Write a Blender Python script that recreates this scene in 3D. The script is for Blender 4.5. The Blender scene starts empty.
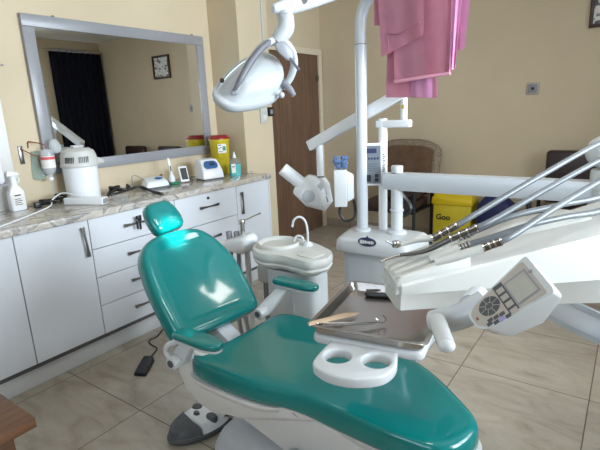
import bpy, bmesh, math, random
from mathutils import Vector, Matrix
random.seed(7)
scn = bpy.context.scene
COL = scn.collection
V = Vector
PI = math.pi

# ------------------------------------------------------------------ camera
CAM = V((0, 0, 1.40))
F = 464.0
R0 = V((0.8160, 0.1030, -0.5690)); R1 = V((0.5770, -0.2200, 0.7870))
_ya = V((340, -130, F)).normalized()
_xa = -V((-666, -84, F)).normalized(); _xa = (_xa - _ya * _xa.dot(_ya)).normalized()
_za = _xa.cross(_ya)


def ray(u, v):
    c = V((u - 300, v - 225, F))
    return V((_xa.dot(c), _ya.dot(c), _za.dot(c)))


def at(u, v, x=None, y=None, z=None, d=None):
    """the place in the room seen at photo point (u, v) on a known plane / at a known distance"""
    r = ray(u, v)
    if x is not None: t = x / r.x
    elif y is not None: t = y / r.y
    elif z is not None: t = (z - CAM.z) / r.z
    else: t = d / r.length
    return CAM + r * t


cam_d = bpy.data.cameras.new('camera')
cam = bpy.data.objects.new('camera', cam_d)
COL.objects.link(cam)
right = V((_xa.x, _ya.x, _za.x)); down = V((_xa.y, _ya.y, _za.y)); fwd = V((_xa.z, _ya.z, _za.z))
m = Matrix.Identity(4)
for i in range(3):
    m[i][0] = right[i]; m[i][1] = -down[i]; m[i][2] = -fwd[i]; m[i][3] = CAM[i]
cam.matrix_world = m
cam_d.sensor_width = 36.0
cam_d.lens = F / 600 * 36
cam_d.clip_start = 0.05
scn.camera = cam

# ------------------------------------------------------------------ materials
def new_mat(name):
    mt = bpy.data.materials.new(name); mt.use_nodes = True
    nt = mt.node_tree
    return mt, nt, nt.nodes['Principled BSDF']


def setin(b, **k):
    for key, val in k.items():
        b.inputs[key.replace('_', ' ')].default_value = val


def plain(name, col, rough=0.5, metal=0.0, noise=0.04, scale=30, coat=0.0, bump=0.0, spec=0.5, sheen=0.0):
    mt, nt, b = new_mat(name)
    N = nt.nodes; L = nt.links
    tc = N.new('ShaderNodeTexCoord')
    nz = N.new('ShaderNodeTexNoise'); nz.inputs['Scale'].default_value = scale; nz.inputs['Detail'].default_value = 3
    L.new(tc.outputs['Object'], nz.inputs['Vector'])
    cr = N.new('ShaderNodeValToRGB')
    c = V(col)
    cr.color_ramp.elements[0].position = .3; cr.color_ramp.elements[1].position = .7
    cr.color_ramp.elements[0].color = (*(c * (1 - noise)), 1)
    cr.color_ramp.elements[1].color = (*[min(1, q * (1 + noise)) for q in c], 1)
    L.new(nz.outputs['Fac'], cr.inputs['Fac']); L.new(cr.outputs['Color'], b.inputs['Base Color'])
    setin(b, Roughness=rough, Metallic=metal)
    b.inputs['Specular IOR Level'].default_value = spec
    b.inputs['Coat Weight'].default_value = coat
    b.inputs['Coat Roughness'].default_value = 0.06
    b.inputs['Sheen Weight'].default_value = sheen
    if bump:
        bp = N.new('ShaderNodeBump'); bp.inputs['Strength'].default_value = bump; bp.inputs['Distance'].default_value = .01
        L.new(nz.outputs['Fac'], bp.inputs['Height']); L.new(bp.outputs['Normal'], b.inputs['Normal'])
    return mt


def glassy(name, col, alpha=.35, rough=.08):
    mt, nt, b = new_mat(name)
    N = nt.nodes; L = nt.links
    tr = N.new('ShaderNodeBsdfTransparent'); tr.inputs['Color'].default_value = (*[min(1, .55 + .45 * q) for q in col], 1)
    mx = N.new('ShaderNodeMixShader'); mx.inputs['Fac'].default_value = alpha
    setin(b, Roughness=rough); b.inputs['Base Color'].default_value = (*col, 1)
    L.new(tr.outputs[0], mx.inputs[1]); L.new(b.outputs[0], mx.inputs[2])
    L.new(mx.outputs[0], N['Material Output'].inputs['Surface'])
    return mt


def emit(name, col, s):
    mt, nt, b = new_mat(name)
    b.inputs['Base Color'].default_value = (.8, .8, .8, 1)
    b.inputs['Emission Color'].default_value = (*col, 1)
    b.inputs['Emission Strength'].default_value = s
    return mt


def wood(name, c1, c2, axis='Z', scale=1.0, rough=.4):
    mt, nt, b = new_mat(name)
    N = nt.nodes; L = nt.links
    tc = N.new('ShaderNodeTexCoord'); mp = N.new('ShaderNodeMapping')
    s = {'X': (1, 14, 14), 'Y': (14, 1, 14), 'Z': (14, 14, 1)}[axis]
    mp.inputs['Scale'].default_value = [q * scale for q in s]
    L.new(tc.outputs['Object'], mp.inputs['Vector'])
    nz = N.new('ShaderNodeTexNoise'); nz.inputs['Scale'].default_value = 2.2; nz.inputs['Detail'].default_value = 6
    nz.inputs['Distortion'].default_value = .8
    L.new(mp.outputs[0], nz.inputs['Vector'])
    cr = N.new('ShaderNodeValToRGB'); e = cr.color_ramp.elements
    e[0].position = .32; e[0].color = (*c1, 1); e[1].position = .68; e[1].color = (*c2, 1)
    L.new(nz.outputs['Fac'], cr.inputs['Fac']); L.new(cr.outputs['Color'], b.inputs['Base Color'])
    setin(b, Roughness=rough)
    return mt


def tile_floor():
    mt, nt, b = new_mat('floor_tile')
    N = nt.nodes; L = nt.links
    tc = N.new('ShaderNodeTexCoord')
    sx = N.new('ShaderNodeSeparateXYZ'); L.new(tc.outputs['Object'], sx.inputs[0])

    def mth(op, a, bb=None, c=None):
        n = N.new('ShaderNodeMath'); n.operation = op
        for i, q in enumerate((a, bb, c)):
            if q is None: continue
            if isinstance(q, (int, float)): n.inputs[i].default_value = q
            else: L.new(q, n.inputs[i])
        return n.outputs[0]
    T = 0.6012

    def line(o, off):
        u = mth('DIVIDE', mth('SUBTRACT', o, off), T)
        f = mth('FRACT', mth('ADD', u, 100.0))
        d = mth('ABSOLUTE', mth('SUBTRACT', f, .5))
        return mth('GREATER_THAN', d, .5 - .0026 / T), mth('FLOOR', mth('ADD', u, 100.0))
    lx, ix = line(sx.outputs['X'], -.048)
    ly, iy = line(sx.outputs['Y'], 1.146)
    grout = mth('MAXIMUM', lx, ly)
    cell = mth('ADD', mth('MULTIPLY', ix, 7.31), mth('MULTIPLY', iy, 3.17))
    cv = N.new('ShaderNodeCombineXYZ'); L.new(mth('MULTIPLY', cell, 5.0), cv.inputs['Z'])
    mp = N.new('ShaderNodeMapping'); mp.inputs['Scale'].default_value = (1.6, 4.2, 1); mp.inputs['Rotation'].default_value = (0, 0, .25)
    L.new(tc.outputs['Object'], mp.inputs['Vector'])
    va = N.new('ShaderNodeVectorMath'); va.operation = 'ADD'
    L.new(mp.outputs[0], va.inputs[0]); L.new(cv.outputs[0], va.inputs[1])
    n1 = N.new('ShaderNodeTexNoise'); n1.inputs['Scale'].default_value = 2.0; n1.inputs['Detail'].default_value = 9
    n1.inputs['Roughness'].default_value = .62; n1.inputs['Distortion'].default_value = 1.2
    L.new(va.outputs[0], n1.inputs['Vector'])
    cr = N.new('ShaderNodeValToRGB'); e = cr.color_ramp.elements
    e[0].position = .30; e[0].color = (.305, .25, .19, 1)
    e[1].position = .62; e[1].color = (.43, .375, .30, 1)
    k = e.new(.45); k.color = (.385, .33, .262, 1)
    L.new(n1.outputs['Fac'], cr.inputs['Fac'])
    n2 = N.new('ShaderNodeTexNoise'); n2.inputs['Scale'].default_value = 1.3; n2.inputs['Detail'].default_value = 5; n2.inputs['Distortion'].default_value = 2.0
    L.new(va.outputs[0], n2.inputs['Vector'])
    vein = mth('LESS_THAN', mth('ABSOLUTE', mth('SUBTRACT', n2.outputs['Fac'], .5)), .006)
    m1 = N.new('ShaderNodeMixRGB'); m1.inputs[2].default_value = (.36, .28, .20, 1)
    L.new(mth('MULTIPLY', vein, .45), m1.inputs[0]); L.new(cr.outputs['Color'], m1.inputs[1])
    m2 = N.new('ShaderNodeMixRGB'); m2.inputs[2].default_value = (.115, .09, .07, 1)
    L.new(grout, m2.inputs[0]); L.new(m1.outputs[0], m2.inputs[1])
    L.new(m2.outputs[0], b.inputs['Base Color'])
    rg = mth('ADD', mth('MULTIPLY', grout, .5), .27); L.new(rg, b.inputs['Roughness'])
    bp = N.new('ShaderNodeBump'); bp.inputs['Strength'].default_value = .4; bp.inputs['Distance'].default_value = .002; bp.invert = True
    L.new(grout, bp.inputs['Height']); L.new(bp.outputs['Normal'], b.inputs['Normal'])
    return mt


def marble():
    mt, nt, b = new_mat('marble_worktop')
    N = nt.nodes; L = nt.links
    tc = N.new('ShaderNodeTexCoord'); mp = N.new('ShaderNodeMapping'); mp.inputs['Scale'].default_value = (3.2, 1.6, 3)
    mp.inputs['Rotation'].default_value = (0, 0, .7)
    L.new(tc.outputs['Object'], mp.inputs['Vector'])
    n1 = N.new('ShaderNodeTexNoise'); n1.inputs['Scale'].default_value = 1.6; n1.inputs['Detail'].default_value = 9; n1.inputs['Distortion'].default_value = 2.4
    L.new(mp.outputs[0], n1.inputs['Vector'])
    cr = N.new('ShaderNodeValToRGB'); e = cr.color_ramp.elements
    e[0].position = .25; e[0].color = (.25, .23, .21, 1); e[1].position = .75; e[1].color = (.34, .33, .32, 1)
    for p, c in ((.40, (.62, .58, .52)), (.47, (.27, .25, .24)), (.50, (.66, .60, .52)), (.60, (.50, .45, .39)), (.66, (.70, .66, .6))):
        k = e.new(p); k.color = (*c, 1)
    L.new(n1.outputs['Fac'], cr.inputs['Fac']); L.new(cr.outputs['Color'], b.inputs['Base Color'])
    setin(b, Roughness=.16)
    return mt


M = {}
M['wall'] = plain('wall_paint', (.60, .495, .345), .62, noise=.03, scale=2.5, spec=.3)
M['ceil'] = plain('ceiling_paint', (.80, .77, .71), .8, noise=.02, scale=3)
M['splash'] = plain('white_tile', (.60, .585, .555), .25, noise=.02)
M['floor'] = tile_floor()
M['marble'] = marble()
for _e in [n for n in M['marble'].node_tree.nodes if n.type == 'VALTORGB'][0].color_ramp.elements:
    _e.color = [q * .86 for q in _e.color[:3]] + [1]
M['lam'] = plain('white_laminate', (.66, .675, .705), .16, noise=.008, scale=4)
M['carc'] = plain('carcass_dark', (.09, .085, .08), .6)
M['plinth'] = plain('plinth_grey', (.62, .62, .62), .22, noise=.02)
M['handle'] = plain('handle_nickel', (.20, .185, .17), .3, metal=.9)
M['teal'] = plain('teal_vinyl', (.000, .165, .158), .20, noise=.03, scale=5, coat=.8, spec=.2)
M['white'] = plain('white_plastic', (.54, .555, .56), .26, noise=.01, scale=6)
M['lampw'] = plain('lamp_plastic', (.395, .415, .425), .3, noise=.01)
M['gripg'] = plain('lamp_grip_grey', (.115, .115, .13), .45)
M['jointg'] = plain('joint_grey', (.21, .215, .235), .4)
M['clearb'] = glassy('clear_bottle', (.82, .84, .84), .34)
M['bright'] = plain('bright_white_enamel', (.76, .77, .785), .24, noise=.01, scale=6)
M['warm'] = plain('ivory_plastic', (.55, .545, .51), .3, noise=.012, scale=6)
M['cool'] = plain('cool_white_paint', (.50, .525, .555), .24, noise=.01, scale=6)
M['shell'] = plain('putty_plastic', (.66, .64, .62), .38, noise=.02, scale=6)
M['grey'] = plain('grey_plastic', (.24, .24, .255), .4)
M['lgrey'] = plain('light_grey_plastic', (.44, .45, .47), .4)
M['dgrey'] = plain('dark_grey_rubber', (.075, .078, .085), .5)
M['black'] = plain('black_plastic', (.012, .012, .014), .4)
M['cable'] = plain('black_cable', (.010, .010, .011), .45)
M['hose'] = plain('hose_silicone', (.115, .127, .135), .35)
M['steel'] = plain('tray_steel', (.44, .41, .385), .27, metal=1.0, noise=.03, scale=8)
M['chrome'] = plain('chrome', (.62, .60, .58), .18, metal=1.0)
M['gun'] = plain('dark_steel', (.16, .155, .15), .3, metal=1.0)
M['mframe'] = plain('grey_mirror_frame', (.27, .27, .285), .32, noise=.03)
M['navy'] = plain('navy_curtain', (.006, .008, .022), .9, sheen=.05, noise=.15)
M['pink'] = plain('pink_gown', (.64, .285, .37), .85, noise=.05, scale=14, bump=.1)
M['pink2'] = plain('pale_pink_gown', (.78, .38, .60), .85, noise=.04, scale=14)
M['yellow'] = plain('yellow_plastic', (.58, .45, .02), .4, noise=.03)
M['ybag'] = plain('yellow_bag', (.66, .47, .01), .3, noise=.08, scale=8, bump=.3)
M['red'] = plain('red_lid', (.28, .012, .012), .4)
M['blue'] = plain('blue_plastic', (.03, .11, .27), .3)
M['dblue'] = plain('dark_blue_bag', (.008, .011, .085), .45, noise=.15, bump=.3)
M['bluef'] = plain('blue_film', (.0, .085, .30), .4, noise=.35, scale=40)
M['maroon'] = plain('dark_maroon_leather', (.030, .014, .014), .35, noise=.1)
M['suede'] = plain('tan_suede', (.255, .150, .090), .9, noise=.14, scale=12, bump=.2)
M['fleece'] = plain('fleece_trim', (.24, .185, .13), .95, noise=.5, scale=90, bump=1.0)
M['door'] = wood('door_walnut', (.105, .056, .034), (.175, .10, .062), 'Z', .9, .42)
M['table'] = wood('table_walnut', (.075, .032, .014), (.15, .068, .032), 'Y', 1.2, .38)
M['trimw'] = plain('door_frame_beige', (.66, .57, .43), .5)
M['frame_br'] = plain('picture_frame_brown', (.05, .022, .014), .4)
M['paper'] = plain('paper_print', (.72, .70, .66), .6)
M['ink'] = plain('ink_dark', (.05, .05, .06), .6)
M['greenp'] = plain('green_plastic', (.02, .20, .10), .4)
M['teallq'] = plain('turquoise_liquid', (.09, .42, .42), .2)
M['tub'] = glassy('clear_plastic', (.80, .85, .86), .09)
M['bag'] = glassy('green_tinged_plastic', (.60, .72, .66), .30)
M['pane'] = glassy('window_pane', (.9, .95, 1), .06, .02)
M['panel'] = plain('panel_blue_grey', (.15, .17, .20), .4)
M['keyface'] = plain('keypad_taupe', (.40, .36, .31), .42)
M['lcd'] = plain('lcd_grey', (.40, .39, .34), .22)
M['logo'] = plain('logo_navy', (.025, .03, .09), .4)
M['purple'] = plain('purple_print', (.32, .27, .55), .5)
M['tube_hi'] = emit('ceiling_tube', (1.0, .96, .90), 24.0)
M['lampglow'] = emit('lamp_bulb', (.85, 1.0, 1.0), 6.0)
M['bone'] = plain('wooden_stick', (.46, .33, .21), .6)
M['rust'] = plain('red_brown_cap', (.25, .05, .02), .4)
mt, nt, b = new_mat('mirror_glass')
b.inputs['Base Color'].default_value = (.80, .81, .80, 1); setin(b, Roughness=.0, Metallic=1.0); M['mirror'] = mt
M['print'] = plain('calendar_print', (.72, .70, .66), .6)
_nt = M['print'].node_tree; _cr = [n for n in _nt.nodes if n.type == 'VALTORGB'][0]
_cr.color_ramp.elements[0].color = (.10, .10, .11, 1); _cr.color_ramp.elements[0].position = .40; _cr.color_ramp.elements[1].position = .50

# ------------------------------------------------------------------ mesh builder
def catmull(pts, n=6, closed=False):
    P = [V(p) for p in pts]; out = []
    k = len(P)
    rng = range(k if closed else k - 1)
    for i in rng:
        if closed: a, b_, c, d_ = P[(i - 1) % k], P[i], P[(i + 1) % k], P[(i + 2) % k]
        else: a, b_, c, d_ = P[max(i - 1, 0)], P[i], P[i + 1], P[min(i + 2, k - 1)]
        for j in range(n):
            t = j / n
            out.append(.5 * ((2 * b_) + (c - a) * t + (2 * a - 5 * b_ + 4 * c - d_) * t * t + (3 * b_ - a - 3 * c + d_) * t ** 3))
    if not closed: out.append(P[-1])
    return out


def roundpoly(pts, r, seg=5):
    """polygon corners rounded by radius r (number or list)"""
    P = [V((p[0], p[1])) for p in pts]; n = len(P); out = []
    for i in range(n):
        a, b_, c = P[i - 1], P[i], P[(i + 1) % n]
        rr = r[i] if isinstance(r, (list, tuple)) else r
        d1 = (a - b_); d2 = (c - b_)
        rr = min(rr, d1.length * .48, d2.length * .48)
        p1 = b_ + d1.normalized() * rr; p2 = b_ + d2.normalized() * rr
        for j in range(seg + 1):
            t = j / seg
            out.append(p1 * (1 - t) ** 2 + b_ * 2 * t * (1 - t) + p2 * t * t)
    return out


def frame_of(zdir, up=None):
    z = V(zdir).normalized()
    if up is None: up = V((0, 0, 1)) if abs(z.z) < .95 else V((0, 1, 0))
    x = V(up).cross(z).normalized(); y = z.cross(x)
    return x, y, z


def mat_from(o, x, y, z):
    mm = Matrix.Identity(4)
    for i in range(3):
        mm[i][0] = x[i]; mm[i][1] = y[i]; mm[i][2] = z[i]; mm[i][3] = o[i]
    return mm


ROOTLOC = {}


class MB:
    def __init__(s): s.bm = bmesh.new()

    def add(s, tb, mtx=None):
        if mtx is not None: bmesh.ops.transform(tb, matrix=mtx, verts=tb.verts)
        mp = {}
        for v in tb.verts: mp[v] = s.bm.verts.new(v.co)
        for f in tb.faces:
            try: s.bm.faces.new([mp[v] for v in f.verts])
            except ValueError: pass
        tb.free(); return s

    def box(s, lo, hi, bev=0, seg=2, mtx=None):
        tb = bmesh.new(); bmesh.ops.create_cube(tb, size=1)
        lo = V(lo); hi = V(hi)
        for v in tb.verts:
            v.co = V([(lo[i] + hi[i]) / 2 + v.co[i] * (hi[i] - lo[i]) for i in range(3)])
        if bev: bmesh.ops.bevel(tb, geom=tb.edges[:], offset=bev, segments=seg, affect='EDGES', profile=.5)
        return s.add(tb, mtx)

    def obox(s, c, x, y, z, h, bev=0, seg=2):
        return s.box((-h[0], -h[1], -h[2]), h, bev, seg, mat_from(c, V(x).normalized(), V(y).normalized(), V(z).normalized()))

    def cyl(s, p0, p1, r0, r1=None, n=20, bev=0, seg=2):
        r1 = r0 if r1 is None else r1
        p0 = V(p0); p1 = V(p1); L = (p1 - p0).length
        prof = [(0, 0)]
        if bev:
            for j in range(seg + 1):
                a = -PI / 2 + j / seg * PI / 2
                prof.append((r0 - bev + bev * math.cos(a), bev + bev * math.sin(a)))
            for j in range(seg + 1):
                a = j / seg * PI / 2
                prof.append((r1 - bev + bev * math.cos(a), L - bev + bev * math.sin(a)))
        else: prof += [(r0, 0), (r1, L)]
        prof.append((0, L))
        return s.lathe(prof, p0, p1 - p0, n)

    def lathe(s, prof, o, axis=(0, 0, 1), n=24, sx=1.0, sy=1.0, xdir=None):
        x, y, z = frame_of(axis, None)
        if xdir is not None:
            x = (V(xdir) - z * V(xdir).dot(z)).normalized(); y = z.cross(x)
        tb = bmesh.new(); rings = []
        for r, h in prof:
            if r < 1e-6: rings.append([tb.verts.new((0, 0, h))])
            else: rings.append([tb.verts.new((r * sx * math.cos(2 * PI * k / n), r * sy * math.sin(2 * PI * k / n), h)) for k in range(n)])
        for a, b_ in zip(rings, rings[1:]):
            for k in range(n):
                k2 = (k + 1) % n
                if len(a) == 1 and len(b_) == 1: continue
                if len(a) == 1: f = (a[0], b_[k2], b_[k])[::-1]
                elif len(b_) == 1: f = (a[k], a[k2], b_[0])
                else: f = (a[k], a[k2], b_[k2], b_[k])
                tb.faces.new(f)
        bmesh.ops.recalc_face_normals(tb, faces=tb.faces)
        return s.add(tb, mat_from(V(o), x, y, z))

    def tube(s, pts, r, n=10, sub=0, flat=1.0, up=None):
        P = catmull(pts, sub) if sub else [V(p) for p in pts]
        k = len(P)
        if isinstance(r, (list, tuple)):
            rr = []
            for i in range(k):
                t = i / (k - 1) * (len(r) - 1); j = min(int(t), len(r) - 2); f = t - j
                rr.append(r[j] * (1 - f) + r[j + 1] * f)
        else: rr = [r] * k
        tb = bmesh.new(); rings = []; x = None
        for i, p in enumerate(P):
            t = (P[min(i + 1, k - 1)] - P[max(i - 1, 0)]).normalized()
            if up is not None: x = (V(up).cross(t)).normalized()
            elif x is None: x = frame_of(t)[0]
            else: x = (x - t * x.dot(t)).normalized()
            y = t.cross(x)
            rings.append([tb.verts.new(p + (x * math.cos(2 * PI * q / n) + y * flat * math.sin(2 * PI * q / n)) * rr[i]) for q in range(n)])
        for a, b_ in zip(rings, rings[1:]):
            for q in range(n): tb.faces.new((a[q], a[(q + 1) % n], b_[(q + 1) % n], b_[q]))
        tb.faces.new(rings[0][::-1]); tb.faces.new(rings[-1])
        return s.add(tb)

    def slab(s, outline, z0, z1, bev=0, seg=4, mtx=None, bot=True, hole=None):
        """prism of a 2-D outline between z0 and z1, rims rounded"""
        tb = bmesh.new()
        vs = [tb.verts.new((p[0], p[1], z0)) for p in outline]
        f = tb.faces.new(vs)
        r = bmesh.ops.extrude_face_region(tb, geom=[f])
        tv = [g for g in r['geom'] if isinstance(g, bmesh.types.BMVert)]
        for v in tv: v.co.z = z1
        bmesh.ops.recalc_face_normals(tb, faces=tb.faces)
        if bev:
            es = [e for e in tb.edges if abs(e.verts[0].co.z - e.verts[1].co.z) < 1e-7 and (bot or abs(e.verts[0].co.z - z1) < 1e-7)]
            bmesh.ops.bevel(tb, geom=es, offset=bev, segments=seg, affect='EDGES', profile=.5, clamp_overlap=True)
        return s.add(tb, mtx)

    def loft(s, rings, caps=True):
        tb = bmesh.new(); RR = [[tb.verts.new(V(p)) for p in r] for r in rings]; n = len(RR[0])
        for a, b_ in zip(RR, RR[1:]):
            for q in range(n): tb.faces.new((a[q], a[(q + 1) % n], b_[(q + 1) % n], b_[q]))
        if caps: tb.faces.new(RR[0][::-1]); tb.faces.new(RR[-1])
        bmesh.ops.recalc_face_normals(tb, faces=tb.faces)
        return s.add(tb)

    def hull(s, pts, bev=0, seg=2):
        tb = bmesh.new()
        for p in pts: tb.verts.new(V(p))
        bmesh.ops.convex_hull(tb, input=tb.verts)
        bmesh.ops.dissolve_limit(tb, angle_limit=.02, verts=tb.verts, edges=tb.edges)
        bmesh.ops.recalc_face_normals(tb, faces=tb.faces)
        if bev: bmesh.ops.bevel(tb, geom=tb.edges[:], offset=bev, segments=seg, affect='EDGES', profile=.5)
        return s.add(tb)

    def grid(s, fn, nu, nv, thick=0.0):
        tb = bmesh.new()
        g = [[tb.verts.new(V(fn(i / nu, j / nv))) for j in range(nv + 1)] for i in range(nu + 1)]
        for i in range(nu):
            for j in range(nv): tb.faces.new((g[i][j], g[i + 1][j], g[i + 1][j + 1], g[i][j + 1]))
        if thick: bmesh.ops.solidify(tb, geom=tb.faces[:], thickness=thick)
        return s.add(tb)

    def ball(s, c, r, sc=(1, 1, 1), n=16, mtx=None):
        tb = bmesh.new(); bmesh.ops.create_uvsphere(tb, u_segments=n, v_segments=max(6, n // 2), radius=r)
        for v in tb.verts: v.co = V((v.co.x * sc[0], v.co.y * sc[1], v.co.z * sc[2]))
        return s.add(tb, (mtx if mtx is not None else Matrix.Identity(4)) if c is None else Matrix.Translation(V(c)) @ (mtx if mtx is not None else Matrix.Identity(4)))

    def build(s, name, mat, parent=None, ang=35, label=None):
        me = bpy.data.meshes.new(name)
        s.bm.normal_update(); s.bm.to_mesh(me); s.bm.free()
        me.materials.append(M[mat] if isinstance(mat, str) else mat)
        for p in me.polygons: p.use_smooth = True
        me.set_sharp_from_angle(angle=math.radians(ang))
        o = bpy.data.objects.new(name, me); COL.objects.link(o)
        if parent is not None:
            o.parent = parent
            r = parent
            while r.parent is not None: r = r.parent
            me.transform(Matrix.Translation(-ROOTLOC.get(r.name, V((0, 0, 0)))))
        else:
            lo = V([min(v.co[i] for v in me.vertices) for i in range(3)]); hi = V([max(v.co[i] for v in me.vertices) for i in range(3)])
            c = V(((lo.x + hi.x) / 2, (lo.y + hi.y) / 2, lo.z))
            me.transform(Matrix.Translation(-c)); o.location = c; ROOTLOC[o.name] = c
        if label: o['label'] = label
        return o


def tag(o, label, cat, group=None):
    o['label'] = label; o['category'] = cat
    if group: o['group'] = group
    return o


def thing(name, label, cat, loc, group=None):
    o = bpy.data.objects.new(name, None); COL.objects.link(o)
    o.empty_display_size = .05
    o.location = V(loc); ROOTLOC[o.name] = V(loc)
    return tag(o, label, cat, group)


def struct(o):
    o['kind'] = 'structure'; return o


def text(name, s, size, mtx, mat, parent, depth=.0006, align='CENTER', bold=0.0):
    cu = bpy.data.curves.new('lettering_curve', 'FONT'); cu.body = s; cu.size = size; cu.extrude = depth
    cu.align_x = align; cu.align_y = 'CENTER'; cu.offset = bold
    to = bpy.data.objects.new('lettering_tmp', cu); COL.objects.link(to)
    dg = bpy.context.evaluated_depsgraph_get(); dg.update()
    me = bpy.data.meshes.new_from_object(to.evaluated_get(dg))
    bpy.data.objects.remove(to); bpy.data.curves.remove(cu)
    me.transform(mtx)
    o = bpy.data.objects.new(name, me); me.name = name; me.materials.clear(); me.materials.append(M[mat]); COL.objects.link(o)
    o.parent = parent
    r = parent
    while r.parent is not None: r = r.parent
    me.transform(Matrix.Translation(-ROOTLOC[r.name]))
    return o
# ================================================================== SETTING
XL, YB, XR, YF, ZC = -3.06, 4.78, 1.32, -1.6, 2.62
XD = -3.09
struct(MB().box((XL - .3, YF - .2, -.1), (XR + .3, YB + .2, 0)).build('floor', 'floor')).location
bpy.data.objects['floor'].data.transform(Matrix.Translation(bpy.data.objects['floor'].location)); bpy.data.objects['floor'].location = (0, 0, 0)
struct(MB().box((XL - .3, YF - .2, ZC), (XR + .3, YB + .2, ZC + .1)).build('ceiling', 'ceil'))
struct(MB().box((XL - .2, YF, 0), (XL, YB, ZC)).build('wall_left', 'wall'))
struct(MB().box((XL - .2, YB, 0), (XR + .2, YB + .15, ZC)).build('wall_back', 'wall'))
W3 = (-1.6, .5, .95, 2.35)
struct(MB().box((XL - .2, YF - .15, 0), (W3[0], YF, ZC)).box((W3[1], YF - .15, 0), (XR + .2, YF, ZC)).box((W3[0], YF - .15, 0), (W3[1], YF, W3[2])).box((W3[0], YF - .15, W3[3]), (W3[1], YF, ZC)).build('wall_front', 'wall'))
f = MB()
f.box((W3[0], YF - .11, W3[2]), (W3[1], YF - .05, W3[2] + .05)).box((W3[0], YF - .11, W3[3] - .05), (W3[1], YF - .05, W3[3]))
for i in range(4):
    x = W3[0] + (W3[1] - W3[0] - .05) * i / 3
    f.box((x, YF - .11, W3[2] + .05), (x + .05, YF - .05, W3[3] - .05))
fo = struct(f.build('window_3', 'white'))
MB().box((W3[0] + .02, YF - .083, W3[2] + .02), (W3[1] - .02, YF - .077, W3[3] - .02)).build('window_pane', 'pane', fo)
# right wall with two window openings
W1 = (.9, 3.2, .95, 2.35); W2 = (3.98, 4.60, 1.0, 2.50)
wr = MB()
ys = [YF, W1[0], W1[1], W2[0], W2[1], YB]
for i, (a, b_) in enumerate(zip(ys, ys[1:])):
    if i == 1: zz = [(0, W1[2]), (W1[3], ZC)]
    elif i == 3: zz = [(0, W2[2]), (W2[3], ZC)]
    else: zz = [(0, ZC)]
    for z0, z1 in zz: wr.box((XR, a, z0), (XR + .18, b_, z1))
struct(wr.build('wall_right', 'wall'))
for n, (a, b_, z0, z1) in enumerate((W1, W2)):
    f = MB(); t = .05
    f.box((XR + .05, a, z0), (XR + .11, b_, z0 + t)); f.box((XR + .05, a, z1 - t), (XR + .11, b_, z1))
    k = 3 if n == 0 else 1
    for i in range(k + 1):
        y = a + (b_ - a - t) * i / k
        f.box((XR + .05, y, z0 + t), (XR + .11, y + t, z1 - t))
    fo = struct(f.build('window_%d' % (n + 1), 'white'))
    MB().box((XR + .075, a + .02, z0 + .02), (XR + .081, b_ - .02, z1 - .02)).build('window_pane', 'pane', fo)
# pilaster beside the worktop
struct(MB().box((XL, 3.03, 0), (-2.73, 3.42, ZC)).build('trim_1', 'wall'))
struct(MB().box((-2.73, 3.335, 1.80), (-2.718, 3.352, ZC)).build('trim_2', 'white'))
# tiled splash at the far left end
struct(MB().box((XL, .2, .895), (XL + .012, 1.285, ZC)).build('trim_3', 'splash'))
# door in the left wall
dr = struct(MB().box((XL, 3.78, 0), (XL + .012, 4.70, 2.0)).build('door_1', 'door'))
MB().box((XL + .012, 4.66, 1.72), (XL + .022, 4.70, 1.78)).box((XL + .012, 4.66, .24), (XL + .022, 4.70, .30)).build('hinge', 'gun', dr)
ff = MB().box((XL, 4.70, 0), (XL + .03, 4.765, 2.06)).box((XL, 3.72, 0), (XL + .03, 3.78, 2.06)).box((XL, 3.78, 2.0), (XL + .03, 4.70, 2.06))
ff.build('door_frame', 'trimw', dr)
struct(MB().box((XL + .03, YB - .012, 0), (XR, YB, .09), .002).build('baseboard_back', 'floor'))

# ================================================================== WALL THINGS
t = thing('wall_mirror', 'large wall mirror in a grey frame above the marble worktop', 'mirror', (XL, 2.2, 1.07))
fw = .072; y0, y1, z0, z1 = 1.472, 2.927, 1.072, 2.035
mfr = MB()
for lo, hi in (((y0, z0), (y1, z0 + fw)), ((y0, z1 - fw), (y1, z1)), ((y0, z0 + fw), (y0 + fw, z1 - fw)), ((y1 - fw, z0 + fw), (y1, z1 - fw))):
    mfr.box((XL + .001, lo[0], lo[1]), (XL + .03, hi[0], hi[1]), .004)
mfr.build('frame', 'mframe', t)
for yy_ in (y0 + .21, y1 - .10):
    MB().cyl((XL + .001, yy_, z1 + .004), (XL + .014, yy_, z1 + .004), .008, n=10).build('clip', 'gun', t)
MB().box((XL + .004, y0 + fw - .004, z0 + fw - .004), (XL + .020, y1 - fw + .004, z1 - fw + .004)).build('mirror_glass', 'mirror', t)

t = thing('wall_picture', 'framed print in brown frame high on the back wall', 'picture', (-.21, YB, 1.955))
px0, px1, pz0, pz1 = -.405, -.03, 1.955, 2.285
f = MB()
for lo, hi in (((px0, pz0), (px1, pz0 + .028)), ((px0, pz1 - .028), (px1, pz1)), ((px0, pz0 + .028), (px0 + .028, pz1 - .028)), ((px1 - .028, pz0 + .028), (px1, pz1 - .028))):
    f.box((lo[0], YB - .03, lo[1]), (hi[0], YB - .001, hi[1]), .003)
f.build('frame', 'frame_br', t)
MB().box((px0 + .02, YB - .014, pz0 + .02), (px1 - .02, YB - .006, pz1 - .02)).build('print', 'print', t)
t = thing('wall_socket', 'small grey wall socket alone on the beige back wall', 'socket', (-.795, YB, 1.45))
MB().box((-.847, YB - .012, 1.448), (-.742, YB - .001, 1.552), .004).build('cover_plate', 'keyface', t)
MB().box((-.832, YB - .016, 1.463), (-.757, YB - .012, 1.537), .002).build('inner_frame', 'grey', t)
MB().box((-.806, YB - .019, 1.489), (-.782, YB - .016, 1.511)).build('hole', 'black', t)

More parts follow.
